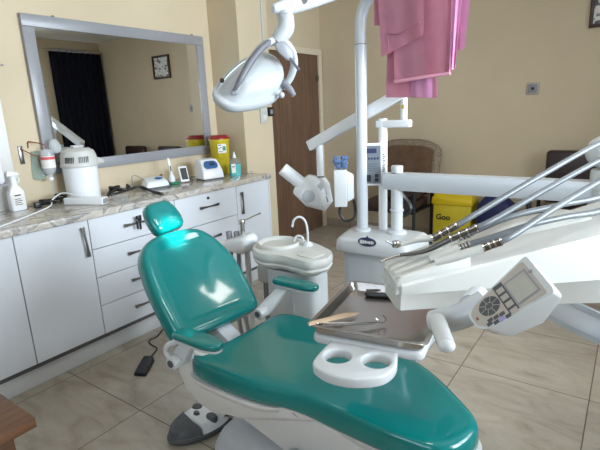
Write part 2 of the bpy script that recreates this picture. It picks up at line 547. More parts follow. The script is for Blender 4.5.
t = thing('light_switch', 'cream switch box on the pilaster below the dental lamp', 'switch', (-2.73, 3.28, 1.31))
MB().box((-2.729, 3.24, 1.305), (-2.712, 3.335, 1.435), .004).build('box_body', 'warm', t)
MB().box((-2.712, 3.265, 1.335), (-2.706, 3.31, 1.375), .002).build('rocker', 'paper', t)
MB().box((-2.712, 3.255, 1.39), (-2.706, 3.32, 1.42), .002).build('rocker', 'warm', t)
t = thing('door_sensor', 'small black box beside the cream switch on the pilaster', 'sensor', (-2.73, 3.385, 1.37))
MB().box((-2.7302, 3.35, 1.362), (-2.705, 3.415, 1.442), .004).build('casing', 'black', t)
MB().box((-2.705, 3.365, 1.38), (-2.7035, 3.40, 1.42)).build('display', 'grey', t)

tag(MB().cyl((XL + .0005, 1.335, 1.735), (XL + .012, 1.335, 1.735), .006, n=10).build('wall_nail', 'gun'), 'lone dark nail in the wall left of the mirror', 'nail')
# navy curtain on its rail, far end of the right wall (seen in the mirror)
t = thing('window_curtain', 'dark navy curtain hanging over the far window of the right wall', 'curtain', (XR - .08, 4.3, .08))
def cf(u, v):
    y = 3.88 + u * .86
    return (XR - .075 + .028 * math.sin(u * 2 * PI * 9) * (1 - .3 * v), y, .08 + (2.44 - .08) * v)
MB().grid(cf, 108, 6, .004).build('cloth', 'navy', t, 80)
MB().cyl((XR - .075, 3.8, 2.46), (XR - .075, 4.77, 2.46), .011).build('rail', 'chrome', t)
for i in range(7):
    y = 3.92 + i * .128
    MB().lathe([(.02, -.004), (.024, -.004), (.024, .004), (.02, .004), (.02, -.004)], (XR - .075, y, 2.445), (0, 1, 0), 16).build('ring', 'chrome', t)

# ceiling light panels; the unseen one over the dentist side is added fill light
for k, (lx, ly, lab) in enumerate(((-.08, 2.92, 'square ceiling light panel towards the back wall'), (-.265, .75, 'unseen square light panel over the dentist side, added to brighten the room'))):
    t = thing('ceiling_light', lab, 'ceiling light', (lx, ly, ZC - .03))
    f = MB(); a = .19
    for lo, hi in (((-a, -a), (a, -a + .03)), ((-a, a - .03), (a, a)), ((-a, -a + .03), (-a + .03, a - .03)), ((a - .03, -a + .03), (a, a - .03))):
        f.box((lx + lo[0], ly + lo[1], ZC - .03), (lx + hi[0], ly + hi[1], ZC - .001))
    f.build('frame', 'white', t)
    MB().box((lx - a + .03, ly - a + .03, ZC - .018), (lx + a - .03, ly + a - .03, ZC - .002)).build('diffuser', 'tube_hi', t)

# ================================================================== CABINETS AND WORKTOP
XF = -2.48; XB = XL
def carcass(y0, y1, root):
    MB().box((XB + .004, y0 + .001, .115), (XF - .02, y1 - .001, .855)).build('carcass', 'carc', root)
def bow_handle(p0, p1, parent):
    """thin bow handle with two flared feet, standing off the front"""
    p0 = V(p0); p1 = V(p1); off = V((.022, 0, 0)); d = (p1 - p0).normalized()
    h = MB()
    w = V((1, 0, 0)).cross(d)
    rings = []
    for tt in (0, .12, .3, .5, .7, .88, 1):
        c = p0.lerp(p1, tt) + off * (1 - .25 * abs(2 * tt - 1)); hw = .0042 + .0065 * abs(2 * tt - 1) ** 1.6
        rings.append([c + w * hw + V((.004, 0, 0)), c - w * hw + V((.004, 0, 0)), c - w * hw - V((.004, 0, 0)), c + w * hw - V((.004, 0, 0))])
    h.loft(rings)
    for p in (p0 + d * .008, p1 - d * .008): h.cyl(p, p + off * .9, .005, n=8)
    return h.build('handle', 'handle', parent)
def front(name, y0, y1, z0, z1, root):
    g = .0022
    return MB().box((XF - .019, y0 + g, z0 + g), (XF, y1 - g, z1 - g), .0012, 1).build(name, 'lam', root)
ZT, ZB = .855, .145
cabs = []
t = thing('base_cabinet', 'white base cabinet cut by the left edge of the view', 'cabinet', (-2.77, .68, 0), 'white base cabinets along the mirror wall')
carcass(.38, .98, t); front('door', .38, .98, ZB, ZT, t)
t = thing('base_cabinet', 'white one-door base cabinet with vertical handle, left of the drawers with keys', 'cabinet', (-2.77, 1.18, 0), 'white base cabinets along the mirror wall')
carcass(.98, 1.38, t); d = front('door', .98, 1.38, ZB, ZT, t); bow_handle((XF, 1.335, .82), (XF, 1.348, .645), d)
t = thing('drawer_cabinet', 'white four-drawer cabinet with keys in its top drawer, behind the headrest', 'cabinet', (-2.77, 1.69, 0), 'white base cabinets along the mirror wall')
carcass(1.38, 2.0, t)
zs = [.855, .673, .50, .326, .145]
for i in range(4):
    d = front('drawer', 1.38, 2.0, zs[i + 1], zs[i], t); zc = (zs[i] + zs[i + 1]) / 2
    zc = zc + .005
    bow_handle((XF, 1.60, zc), (XF, 1.78, zc), d)
    if i == 0:
        MB().cyl((XF, 1.69, .800), (XF + .012, 1.69, .800), .010).build('lock', 'chrome', d)
        k = MB().box((XF + .012, 1.688, .789), (XF + .04, 1.692, .811)).box((XF + .036, 1.676, .782), (XF + .042, 1.704, .818), .002)
        k.box((XF + .03, 1.668, .735), (XF + .034, 1.682, .785)).box((XF + .022, 1.694, .725), (XF + .026, 1.708, .785)).build('key', 'black', d)
t = thing('drawer_cabinet', 'white three-drawer cabinet with a lock above its top handle, beside the end door', 'cabinet', (-2.77, 2.3, 0), 'white base cabinets along the mirror wall')
carcass(2.0, 2.605, t)
zs = [.855, .632, .39, .145]
for i in range(3):
    d = front('drawer', 2.0, 2.605, zs[i + 1], zs[i], t); zc = (zs[i] + zs[i + 1]) / 2 + .012
    bow_handle((XF, 2.215, zc), (XF, 2.395, zc), d)
    if i == 0: MB().cyl((XF, 2.305, .815), (XF + .006, 2.305, .815), .010).build('lock', 'gun', d)
t = thing('base_cabinet', 'white end cabinet with tall dark handle beside the pilaster', 'cabinet', (-2.77, 2.8, 0), 'white base cabinets along the mirror wall')
carcass(2.605, 3.0, t); d = front('door', 2.605, 3.0, ZB, ZT, t); bow_handle((XF, 2.655, .80), (XF, 2.655, .625), d)
MB().box((XB + .004, 3.0, .0), (XF, 3.016, .855)).build('side_panel', 'lam', t)
tag(MB().box((-2.58, .38, .0), (-2.533, 3.0, .115), .002).box((-2.533, .38, .103), (-2.528, 3.0, .115)).build('cabinet_plinth', 'plinth'), 'grey plinth board running along the floor under the white cabinets', 'plinth')
tag(MB().box((XL + .002, .2, .856), (-2.462, 3.026, .896), .006, 3).build('worktop', 'marble'), 'long veined marble worktop over the white cabinets', 'worktop')
ZW = .8965
# ================================================================== THINGS ON AND ABOVE THE WORKTOP
# white trigger spray bottle
t = thing('spray_bottle', 'white trigger spray bottle at the left end of the worktop', 'spray bottle', (-2.965, 1.235, ZW))
sec = lambda w, d: roundpoly([(-d, -w), (d, -w), (d, w), (-d, w)], .015, 4)
rings = []
for z, w, d in ((0, .040, .026), (.006, .043, .028), (.11, .043, .028), (.135, .030, .022), (.15, .019, .018), (.185, .017, .016)):
    rings.append([(-2.965 + p.x, 1.235 + p.y, ZW + z) for p in sec(w, d)])
MB().loft(rings).build('bottle', 'bright', t)
MB().cyl((-2.965, 1.235, ZW + .183), (-2.965, 1.235, ZW + .205), .017).hull([(-2.975, 1.20, ZW + .205), (-2.955, 1.20, ZW + .205), (-2.975, 1.275, ZW + .205), (-2.955, 1.275, ZW + .205), (-2.975, 1.21, ZW + .235), (-2.955, 1.21, ZW + .235), (-2.975, 1.262, ZW + .228), (-2.955, 1.262, ZW + .228)], .004).tube([(-2.965, 1.252, ZW + .205), (-2.965, 1.268, ZW + .185), (-2.965, 1.262, ZW + .16)], .005, 6).build('trigger_head', 'bright', t)
MB().box((-2.9365, 1.203, ZW + .025), (-2.9358, 1.267, ZW + .10)).build('label_print', 'paper', t)
mk = MB().box((-2.9358, 1.215, ZW + .088), (-2.9352, 1.25, ZW + .096))
for i in range(4): mk.box((-2.9358, 1.212, ZW + .035 + .011 * i), (-2.9352, 1.255 - .008 * (i % 2), ZW + .039 + .011 * i))
mk.build('label_marks', 'ink', t)

# paper towel dispenser on the tiles
t = thing('towel_dispenser', 'white paper towel dispenser on the tiles above the spray bottle', 'dispenser', (XL + .07, 1.12, 1.06))
MB().box((XL + .013, .96, 1.06), (XL + .11, 1.195, 1.205), .025, 4).build('casing', 'bright', t)
MB().box((XL + .04, 1.0, 1.05), (XL + .09, 1.20, 1.0605)).build('slot', 'grey', t)

# infusion bottle hanging from a wall hook
t = thing('wall_hook', 'bent brown wire hook on the wall holding the inverted bottle', 'hook', (XL, 1.40, 1.24))
MB().box((XL + .001, 1.335, 1.155), (XL + .008, 1.36, 1.265), .002).build('back_plate', 'gun', t)
MB().tube([(XL + .008, 1.345, 1.25), (XL + .03, 1.36, 1.235), (XL + .06, 1.40, 1.205), (XL + .075, 1.43, 1.20)], .003, 6, 4).tube([(XL + .004, 1.395, 1.25), (XL + .006, 1.398, 1.285), (XL + .03, 1.41, 1.285), (XL + .075, 1.46, 1.265), (XL + .078, 1.465, 1.243)], .0035, 6, 4).build('wire', 'rust', t)
bx, by = XL + .078, 1.465
t = thing('infusion_bottle', 'clear inverted bottle with a red-edged label hanging beside the distiller', 'bottle', (bx, by, 1.05))
MB().lathe([(0, .195), (.010, .197), (.036, .190), (.040, .178), (.040, .075), (.034, .055), (.016, .032), (.013, .028), (.013, .012), (.0, .012)], (bx, by, 1.045), n=20).build('bottle', 'clearb', t)
MB().lathe([(.0405, .076), (.0409, .076), (.0409, .150), (.0405, .150), (.0405, .076)], (bx, by, 1.045), n=20).build('label_band', 'paper', t)
MB().lathe([(.0411, .128), (.0414, .128), (.0414, .146), (.0411, .146), (.0411, .128)], (bx, by, 1.045), n=20).build('red_band', plain('label_red', (.62, .10, .11)), t)
MB().cyl((bx, by, 1.044), (bx, by, 1.062), .015).build('cap', 'bright', t)
MB().cyl((bx, by, .8965), (bx, by, 1.046), .0035, n=8).build('drip_tube', 'lgrey', t)
# folded clear plastic bag behind it
tag(MB().hull([(XL + .004, 1.385, 1.06), (XL + .02, 1.40, 1.045), (XL + .05, 1.44, 1.05), (XL + .004, 1.49, 1.07), (XL + .03, 1.41, 1.22), (XL + .006, 1.40, 1.23), (XL + .012, 1.47, 1.23)], .006).build('plastic_pouch', 'bag'), 'green-tinged clear pouch hanging on the wall behind the inverted bottle', 'pouch')
tag(MB().lathe([(.0, .0), (.026, .002), (.036, .03), (.033, .06), (.02, .085), (.0, .09)], (XL + .07, 1.535, 1.21), (.1, -.25, 1), 18, .8).build('plastic_dome', 'clearb'), 'clear domed plastic cover above the inverted bottle, in front of the mirror', 'dome')

# water distiller
dx, dy = -2.92, 1.63
t = thing('water_distiller', 'white round countertop water distiller with slotted lid and spout', 'distiller', (dx, dy, ZW))
MB().lathe([(0, 0), (.098, 0), (.102, .004), (.106, .205), (.106, .215), (0, .215)], (dx, dy, ZW), n=36).build('body', 'bright', t)
MB().lathe([(0, .215), (.112, .215), (.116, .222), (.116, .232), (.112, .238), (.108, .285), (.097, .315), (.07, .332), (.0, .336)], (dx, dy, ZW), n=36).build('lid', 'warm', t)
MB().box((dx - .02, dy - .035, ZW + .334), (dx + .02, dy + .035, ZW + .352), .006).build('lid_knob', 'lgrey', t)
MB().hull([(dx - .05, dy + .06, ZW + .222), (dx + .05, dy + .06, ZW + .222), (dx - .05, dy + .06, ZW + .29), (dx + .05, dy + .06, ZW + .29), (dx - .025, dy + .165, ZW + .222), (dx + .03, dy + .165, ZW + .222), (dx - .02, dy + .16, ZW + .245), (dx + .025, dy + .16, ZW + .245)], .008).build('spout', 'warm', t)
vs = MB()
for g in (-62, -18):
    for i in range(6):
        a = math.radians(g + i * 5.4 - 10)
        c = V((dx + .1095 * math.cos(a), dy + .1095 * math.sin(a), ZW + .264))
        vs.obox(c, (-math.sin(a), math.cos(a), 0), (.12 * -math.sin(a), .12 * math.cos(a), 1), (math.cos(a), math.sin(a), 0), (.0024, .019, .004))
vs.build('vent_slots', 'dgrey', t)

# white flat power box and cables
a0, a1 = V((-2.84, 1.44, ZW)), V((-2.585, 1.55, ZW)); ax = (a1 - a0).normalized(); ay = V((-ax.y, ax.x, 0))
t = thing('power_strip', 'white flat power box lying on the worktop in front of the distiller', 'power strip', (a0 + a1) / 2)
MB().obox((a0 + a1) / 2 + ay * .035 + V((0, 0, .0225)), ax, ay, (0, 0, 1), (.136, .032, .0215), .006, 3).build('casing', 'bright', t)
MB().obox(a1 + ay * .035 + V((0, 0, .022)) - ax * .004, ax, ay, (0, 0, 1), (.004, .026, .015), .003).build('end_cap', 'grey', t)
tag(MB().slab(roundpoly([(-2.60, 1.625), (-2.53, 1.65), (-2.555, 1.715), (-2.625, 1.69)], .01, 3), ZW, ZW + .045).build('plastic_box', 'tub'), 'small clear plastic box beside the end of the white power box', 'box')
zc = ZW + .006
tag(MB().tube([(-2.98, 1.34, zc), (-2.90, 1.42, zc + .01), (-2.86, 1.38, zc + .03), (-2.93, 1.33, zc + .01), (-2.98, 1.42, zc + .02), (-2.90, 1.49, zc + .03), (-2.99, 1.50, zc + .012), (-2.96, 1.36, zc + .03), (-2.86, 1.44, zc + .012), (-2.95, 1.46, zc + .05), (-3.0, 1.55, zc + .02)], .006, 8, 6).build('power_cable', 'cable'), 'tangled black cable coil between the spray bottle and the distiller', 'cable')
tag(MB().box((-2.93, 1.305, ZW), (-2.90, 1.345, ZW + .035), .006).tube([(-2.915, 1.345, ZW + .018), (-2.89, 1.375, ZW + .02)], .008, 8).build('power_plug', 'black'), 'black plug lying on the worktop beside the spray bottle', 'plug')
tag(MB().tube([(-2.49, .86, zc - .002), (-2.56, .98, zc), (-2.70, 1.18, zc), (-2.84, 1.36, zc + .004), (-2.90, 1.41, zc + .03), (-2.87, 1.46, zc + .065), (-2.79, 1.485, zc + .058), (-2.74, 1.51, zc + .048)], .0045, 8, 6).build('power_cable', 'bright'), 'white cable running along the worktop edge to the power box', 'cable')
tag(MB().tube([(-2.78, 1.71, zc + .01), (-2.86, 1.79, zc + .04), (-2.80, 1.74, zc + .02), (-2.84, 1.84, zc + .05), (-2.90, 1.80, zc + .03), (-2.83, 1.90, zc + .02), (-2.88, 1.93, zc + .045), (-2.80, 1.86, zc + .03), (-2.86, 1.78, zc + .05), (-2.81, 1.79, zc + .045), (-2.78, 1.74, zc + .012), (-2.80, 1.96, zc + .03), (-2.73, 1.985, zc + .012), (-2.66, 1.97, zc + .004), (-2.56, 1.95, zc + .004), (-2.50, 1.93, zc + .004)], .009, 8, 5).build('power_cable', 'cable'), 'thick bundle of black cable on the worktop right of the distiller', 'cable')
tag(MB().tube([(-2.86, 1.97, zc), (-2.86, 1.96, zc + .09), (-2.86, 2.0, zc + .10), (-2.86, 2.06, zc + .06), (-2.86, 2.10, zc + .045)], .0035, 6, 6).build('device_cable', 'grey'), 'thin grey cable arching up behind the small white device', 'cable')

# small white device with blue button
t = thing('scaler_unit', 'low white tabletop device with blue oval button behind the headrest', 'device', (-2.84, 2.12, ZW))
MB().slab(roundpoly([(-2.92, 2.06), (-2.79, 2.02), (-2.74, 2.20), (-2.88, 2.24)], .02, 4), ZW, ZW + .012).build('base', 'dgrey', t)
MB().hull([(-2.92, 2.06, ZW + .0125), (-2.79, 2.02, ZW + .0125), (-2.74, 2.20, ZW + .0125), (-2.88, 2.24, ZW + .0125), (-2.90, 2.09, ZW + .078), (-2.80, 2.04, ZW + .052), (-2.765, 2.185, ZW + .055), (-2.87, 2.22, ZW + .082)], .01, 3).build('body', 'bright', t)
MB().ball((-2.825, 2.16, ZW + .068), .028, (1, 1.1, .35)).build('button', 'blue', t)
# handpiece on green base
t = thing('curing_light', 'white curing light standing on a green base between the two white devices', 'curing light', (-2.86, 2.31, ZW))
MB().lathe([(0, 0), (.048, 0), (.050, .006), (.040, .018), (0, .020)], (-2.84, 2.31, ZW), n=20).build('base', 'greenp', t)
MB().lathe([(0, .018), (.026, .018), (.024, .05), (.015, .075), (.0, .08)], (-2.86, 2.31, ZW), n=16).build('holder', 'bright', t)
MB().tube([(-2.86, 2.31, ZW + .075), (-2.865, 2.30, ZW + .17), (-2.868, 2.298, ZW + .20)], [.011, .012, .007], 10).build('wand', 'bright', t)
MB().cyl((-2.851, 2.303, ZW + .10), (-2.853, 2.30, ZW + .14), .004).build('switch', 'black', t)
MB().tube([(-2.84, 2.25, ZW + .01), (-2.87, 2.23, ZW + .06), (-2.92, 2.26, ZW + .075), (-2.93, 2.22, ZW + .03)], .007, 6, 5).build('cord', 'rust', t)
# small screen
sd = V((.9, -.25, 0)).normalized(); su = V((-.28, .08, .9)).normalized(); sy = su.cross(sd)
t = thing('timer_display', 'small leaning handheld display with black screen and white rim on the worktop', 'display', (-2.86, 2.42, ZW))
sxx = V((.27, .96, 0)).normalized(); szz = sxx.cross(su).normalized()
c = V((-2.85, 2.42, ZW + .062))
MB().obox(c, sxx, su, szz, (.036, .062, .008), .006, 3).build('casing', 'bright', t)
MB().obox(c + szz * .0085, sxx, su, szz, (.026, .046, .001)).build('screen', 'black', t)
# endo motor / ultrasonic
t = thing('ultrasonic_cleaner', 'white boxy device with blue sloping lid in front of the sharps bin', 'device', (-2.78, 2.63, ZW))
ex = V((.24, .97, 0)).normalized(); ey = V((-ex.y, ex.x, 0)); eo = V((-2.715, 2.50, ZW))
pp = lambda a, b_, z: eo + ex * a + ey * b_ + V((0, 0, z))
MB().hull([pp(0, 0, .008), pp(.19, 0, .008), pp(0, .15, .008), pp(.19, .15, .008), pp(.005, .01, .075), pp(.185, .01, .075), pp(.02, .065, .155), pp(.17, .065, .155), pp(.02, .145, .165), pp(.17, .145, .165)], .012, 3).build('body', 'bright', t)
MB().hull([pp(.01, .006, 0), pp(.18, .006, 0), pp(.01, .145, 0), pp(.18, .145, 0), pp(.01, .006, .009), pp(.18, .006, .009), pp(.01, .145, .009), pp(.18, .145, .009)]).build('foot_plate', 'dgrey', t)
q0, q1 = pp(.095, .037, .118), pp(.095, .062, .148)
pu = (pp(.02, .065, .155) - pp(.005, .01, .075)).normalized(); pu = (V((0, 0, .08)) + ey * .055).normalized(); pn = ex.cross(pu)
MB().slab(roundpoly([(-.058, -.036), (.045, -.036), (.062, .0), (.04, .034), (-.045, .034), (-.066, .006)], .02, 4), .0, .008, .003, 2, mat_from(pp(.092, .036, .115) + pn * .004, ex, pu, pn)).build('lid', 'blue', t)
MB().box((-.024, -.012, .008), (.024, .014, .011), .001, 1, mat_from(pp(.098, .036, .115) + pn * .004, ex, pu, pn)).build('screen', 'logo', t)
# sharps bin
sx_, sy_ = -2.90, 2.885
t = thing('sharps_bin', 'tall yellow sharps bin with dark red lid in the worktop corner', 'bin', (sx_, sy_, ZW))
rr = lambda h: [(sx_ + p.x, sy_ + p.y) for p in roundpoly([(-h, -h), (h, -h), (h, h), (-h, h)], h * .98, 7)]
MB().loft([[(*p, ZW) for p in rr(.060)], [(*p, ZW + .01) for p in rr(.063)], [(*p, ZW + .275) for p in rr(.078)], [(*p, ZW + .281) for p in rr(.082)], [(*p, ZW + .298) for p in rr(.082)]]).build('body', 'yellow', t)
MB().loft([[(*p, ZW + .2985) for p in rr(.087)], [(*p, ZW + .308) for p in rr(.087)], [(*p, ZW + .315) for p in rr(.074)], [(*p, ZW + .330) for p in rr(.066)], [(*p, ZW + .332) for p in rr(.056)]]).build('lid', 'red', t)
ln = V((.42, -.9, 0)).normalized(); lx = V((.9, .42, 0)).normalized()
ln = V((.86, -.51, 0)).normalized(); lx = V((.51, .86, 0)).normalized()
lc = V((sx_, sy_, ZW + .222)) + ln * .0815
lm = mat_from(lc, lx, V((0, 0, 1)), ln)
MB().box((-.036, -.038, -.012), (.036, .038, .0), .0, 1, lm).build('label', 'paper', t)
MB().box((.004, -.018, .0), (.030, .018, .0008), 0, 1, lm).build('label_green_square', 'greenp', t)
MB().box((-.031, -.004, .0), (-.020, .004, .0008), 0, 1, lm).box((-.018, .006, .0), (-.004, .012, .0008), 0, 1, lm).box((-.032, -.028, .0), (.004, -.023, .0008), 0, 1, lm).box((-.030, .024, .0), (-.006, .030, .0008), 0, 1, lm).build('label_marks', 'ink', t)
# turquoise sanitizer
t = thing('sanitizer_bottle', 'turquoise pump bottle with a pale label beside the sharps bin', 'bottle', (-2.70, 2.845, ZW))
bx, by = -2.70, 2.845
rp = lambda w, d: [(bx + p.x * .5 + p.y * .866, by + p.x * .866 - p.y * .5) for p in roundpoly([(-w, -d), (w, -d), (w, d), (-w, d)], .016, 4)]
MB().loft([[(*p, ZW) for p in rp(.044, .028)], [(*p, ZW + .095) for p in rp(.046, .03)]]).build('liquid_bottle', 'teallq', t)
MB().loft([[(*p, ZW + .0955) for p in rp(.046, .03)], [(*p, ZW + .128) for p in rp(.045, .03)], [(*p, ZW + .145) for p in rp(.020, .016)]]).build('bottle_shoulder', 'tub', t)
MB().lathe([(0, .145), (.015, .145), (.014, .165), (.008, .172), (.006, .195), (0, .196)], (bx, by, ZW), n=14).build('nozzle', 'bright', t)
lz = V((.866, -.5, 0)); lxx = V((.5, .866, 0))
MB().box((-.040, -.035, 0), (-.004, .040, .001), 0, 1, mat_from(V((bx, by, ZW + .06)) + lz * .0302, lxx, V((0, 0, 1)), lz)).build('label', 'paper', t)
MB().box((-.034, .012, .001), (-.010, .020, .0016), 0, 1, mat_from(V((bx, by, ZW + .06)) + lz * .0302, lxx, V((0, 0, 1)), lz)).build('label_marks', 'ink', t)
tag(MB().lathe([(0, 0), (.016, 0), (.017, .004), (.017, .022), (.012, .03), (0, .03)], (-2.60, 2.93, ZW), n=14).build('glass_vial', 'tub'), 'tiny clear vial at the worktop corner right of the turquoise bottle', 'vial')

# ================================================================== BACK WALL FURNITURE
def waiting_chair(x, y, label, rz=0):
    t = thing('waiting_chair', label, 'chair', (x, y, 0), None)
    R = Matrix.Translation((x, y, 0)) @ Matrix.Rotation(rz, 4, 'Z')
    MB().slab(roundpoly([(-.26, -.30), (.26, -.30), (.26, .20), (-.26, .20)], .05), .40, .49, .025, 3, R).build('seat', 'maroon', t)
    MB().box((-.25, .17, .50), (.25, .25, .965), .035, 4, R).build('backrest', 'maroon', t)
    for s in (-1, 1):
        MB().tube([R @ V((s * .29, .21, .60)), R @ V((s * .29, .05, .655)), R @ V((s * .29, -.18, .655)), R @ V((s * .29, -.25, .60)), R @ V((s * .285, -.26, .455))], .022, 8, 5).build('armrest', 'black', t)
        MB().cyl(R @ V((s * .285, -.26, 0)), R @ V((s * .285, -.26, .46)), .016, n=10).build('leg', 'black', t)
        MB().cyl(R @ V((s * .285, .21, 0)), R @ V((s * .285, .21, .61)), .016, n=10).build('leg', 'black', t)
    MB().box((-.285, -.27, .385), (.285, .22, .40), 0, 1, R).build('seat_frame', 'black', t)
    return t
waiting_chair(-.37, 4.42, 'dark maroon waiting chair under the framed print, behind the white beam')
waiting_chair(.46, 4.42, 'dark maroon waiting chair right of the framed print, seen in the mirror')
# chair wearing the sheepskin jacket
ch = waiting_chair(-1.93, 4.40, 'dark maroon chair with a sheepskin jacket over its back')
t = thing('sheepskin_jacket', 'tan suede jacket with curly fleece edge draped over the chair back', 'jacket', (-1.90, 4.55, .6))
def jk(u, v):
    a = (u - .5) * 2
    w = .292 - .03 * (v ** 6)
    ztop = 1.015 - .06 * abs(a) ** 3.5
    # v 0 front hem -> .5 over the top -> 1 back hem
    if v < .45:
        k = v / .45; z = .54 + (ztop - .54) * k; y = 4.545 - .015 * math.sin(u * 17) * (1 - k) - .022 * math.sin(k * PI)
    elif v < .55:
        k = (v - .45) / .10; z = ztop + .014 * math.sin(k * PI); y = 4.545 + .14 * k
    else:
        k = (v - .55) / .45; z = ztop - (ztop - .62) * k; y = 4.685 + .012 * math.sin(u * 15) * k
    return (-1.90 + a * w, y, z)
MB().grid(jk, 28, 30, .012).build('jacket_body', 'suede', t, 60)
edge = []
for i in range(17):
    a = -1 + i / 8
    edge.append((-1.90 + a * .30, 4.60, 1.018 - .07 * abs(a) ** 3.5))
edge = [(-2.20, 4.56, .70), (-2.203, 4.57, .85)] + edge[0:] + [(-1.595, 4.57, .85), (-1.60, 4.55, .70), (-1.605, 4.54, .56)]
MB().tube(edge, .050, 12, 2).build('fleece_collar', 'fleece', t)
tag(MB().hull([(-2.05, 4.20, .493), (-1.66, 4.16, .493), (-2.08, 4.48, .493), (-1.66, 4.48, .493), (-2.03, 4.22, .60), (-1.68, 4.20, .59), (-2.03, 4.47, .64), (-1.68, 4.47, .63)], .04, 3).build('handbag', 'maroon'), 'dark maroon bag lying on the chair under the sheepskin jacket', 'bag')

# yellow waste carton
t = thing('waste_carton', 'yellow waste carton with yellow liner and black lettering by the back wall', 'carton', (-1.40, 4.60, 0))
MB().box((-1.585, 4.50, 0), (-1.215, 4.74, .43), .004).build('carton', 'yellow', t)
MB().hull([(-1.605, 4.485, .43), (-1.20, 4.485, .43), (-1.605, 4.75, .43), (-1.20, 4.75, .43), (-1.60, 4.49, .51), (-1.21, 4.49, .49), (-1.57, 4.60, .575), (-1.23, 4.62, .57), (-1.57, 4.74, .55), (-1.23, 4.74, .55)], .012, 2).build('liner', 'ybag', t)
text('lettering', 'Goo', .078, mat_from(V((-1.555, 4.4985, .300)), V((1, 0, 0)), V((0, 0, 1)), V((0, -1, 0))), 'black', t, .001, 'LEFT', .002)
tag(MB().hull([(-1.14, 4.47, .0), (-.86, 4.47, .0), (-1.14, 4.72, .0), (-.86, 4.72, .0), (-1.17, 4.46, .44), (-.84, 4.46, .44), (-1.15, 4.74, .46), (-.84, 4.72, .44), (-1.08, 4.55, .56), (-.92, 4.56, .56), (-1.05, 4.64, .57)], .03, 3).build('rubbish_bag', 'dblue'), 'dark blue bag standing beside the yellow waste carton', 'bag')

# brown wooden table, bottom left
TZ = .45
t = thing('side_table', 'brown wooden table corner at the lower left edge', 'table', (-1.85, .30, 0))
MB().box((-2.25, -.15, TZ - .036), (-1.53, .565, TZ), .002).build('table_top', 'table', t)
for x, y in ((-1.615, .48), (-2.20, .48), (-1.615, -.10), (-2.20, -.10)):
    MB().box((x - .03, y - .03, 0), (x + .03, y + .03, TZ - .0365), .002).build('leg', 'table', t)
# floor things
t = thing('foot_switch', 'small black pedal on the floor tiles with a thin cord', 'foot switch', (-2.16, 1.41, 0))
MB().hull([(-2.15, 1.32, .001), (-2.08, 1.35, .001), (-2.245, 1.465, .001), (-2.18, 1.49, .001), (-2.147, 1.325, .022), (-2.085, 1.352, .022), (-2.24, 1.46, .034), (-2.183, 1.484, .034)], .004).build('casing', 'black', t)
MB().tube([(-2.212, 1.475, .015), (-2.25, 1.53, .005), (-2.29, 1.59, .0045), (-2.36, 1.60, .0045), (-2.42, 1.63, .0045), (-2.42, 1.69, .0045), (-2.46, 1.76, .0045), (-2.50, 1.83, .0045)], .004, 7, 6).build('cord', 'cable', t)

# foot control of the chair
fo_ = V((-1.495, 1.215, 0)); fx = V((.23, .97, 0)).normalized(); fy = V((-fx.y, fx.x, 0))
fm = mat_from(fo_, fx, fy, V((0, 0, 1)))
t = thing('foot_control', 'oval silver and dark grey foot control on the floor beside the chair base', 'foot control', fo_)
ov = lambda k: [(.160 * k * math.cos(q), .098 * k * math.sin(q) * (1 + .10 * math.cos(q))) for q in [2 * PI * i / 40 for i in range(40)]]
MB().slab(ov(1.0), .004, .03, .008, 3, fm).build('base_ring', 'dgrey', t)
MB().loft([[fm @ V((*p, .03)) for p in ov(.95)], [fm @ V((*p, .055)) for p in ov(.88)], [fm @ V((*p, .070)) for p in ov(.72)], [fm @ V((*p, .076)) for p in ov(.3)]]).build('top_cover', 'bright', t)
MB().loft([[fm @ V((min(p[0], -.055 - .018 * (p[1] / .1) ** 2 * -1), p[1], z)) for p in ov(k)] for k, z in ((.965, .032), (.90, .060), (.74, .076), (.35, .082))]).build('front_pedal', 'dgrey', t)
for (a, b_, r, h) in ((.095, .0, .042, .108), (.02, .055, .025, .082), (.03, -.055, .027, .082), (-.010, .008, .015, .088)):
    MB().lathe([(0, .05), (r, .05), (r, h - .012), (r * .8, h - .002), (0, h)], fm @ V((a, b_, 0)), n=18, sx=1.15, sy=.85).build('button', 'dgrey' if r > .015 else 'gun', t)
MB().tube([fm @ V((.16, -.02, .02)), fm @ V((.22, -.03, .012)), fm @ V((.30, -.06, .012)), fm @ V((.40, -.04, .012))], .009, 8, 4).build('cord', 'cable', t)
# ================================================================== DENTAL CHAIR
t = thing('dental_chair', 'teal vinyl dental chair reclined in the middle of the room', 'dental chair', (-.95, 1.27, 0))
chair = t
ST = .53
out = [(-1.285, 1.05), (-1.24, 1.012), (-1.12, 1.0), (-.95, 1.005), (-.80, 1.03), (-.62, 1.025), (-.45, 1.02), (-.345, 1.03), (-.295, 1.07), (-.272, 1.14), (-.278, 1.205), (-.34, 1.275), (-.46, 1.375), (-.57, 1.435), (-.70, 1.48), (-.86, 1.515), (-1.03, 1.525), (-1.17, 1.52), (-1.225, 1.49), (-1.242, 1.42), (-1.247, 1.30), (-1.258, 1.16)]
so = [(p.x, p.y) for p in catmull([(*p, 0) for p in out], 4, True)]
cxy = V((-.9, 1.27))
grow = lambda k: [(p[0] + k * (V(p) - cxy).normalized().x, p[1] + k * (V(p) - cxy).normalized().y) for p in so]
def seat_shape(o):
    for v in o.data.vertices:      # gentle dish and knee bend
        x = v.co.x - .95; y = v.co.y + 1.27
        v.co.z += .004 * math.exp(-((x + .78) / .16) ** 2) - .012 * math.exp(-((x + 1.12) / .16) ** 2) * (1 - min(1, abs(y - 1.27) / .24) ** 2)
sd = MB()
def ring(k, z): return [(*p, z) for p in grow(k)]
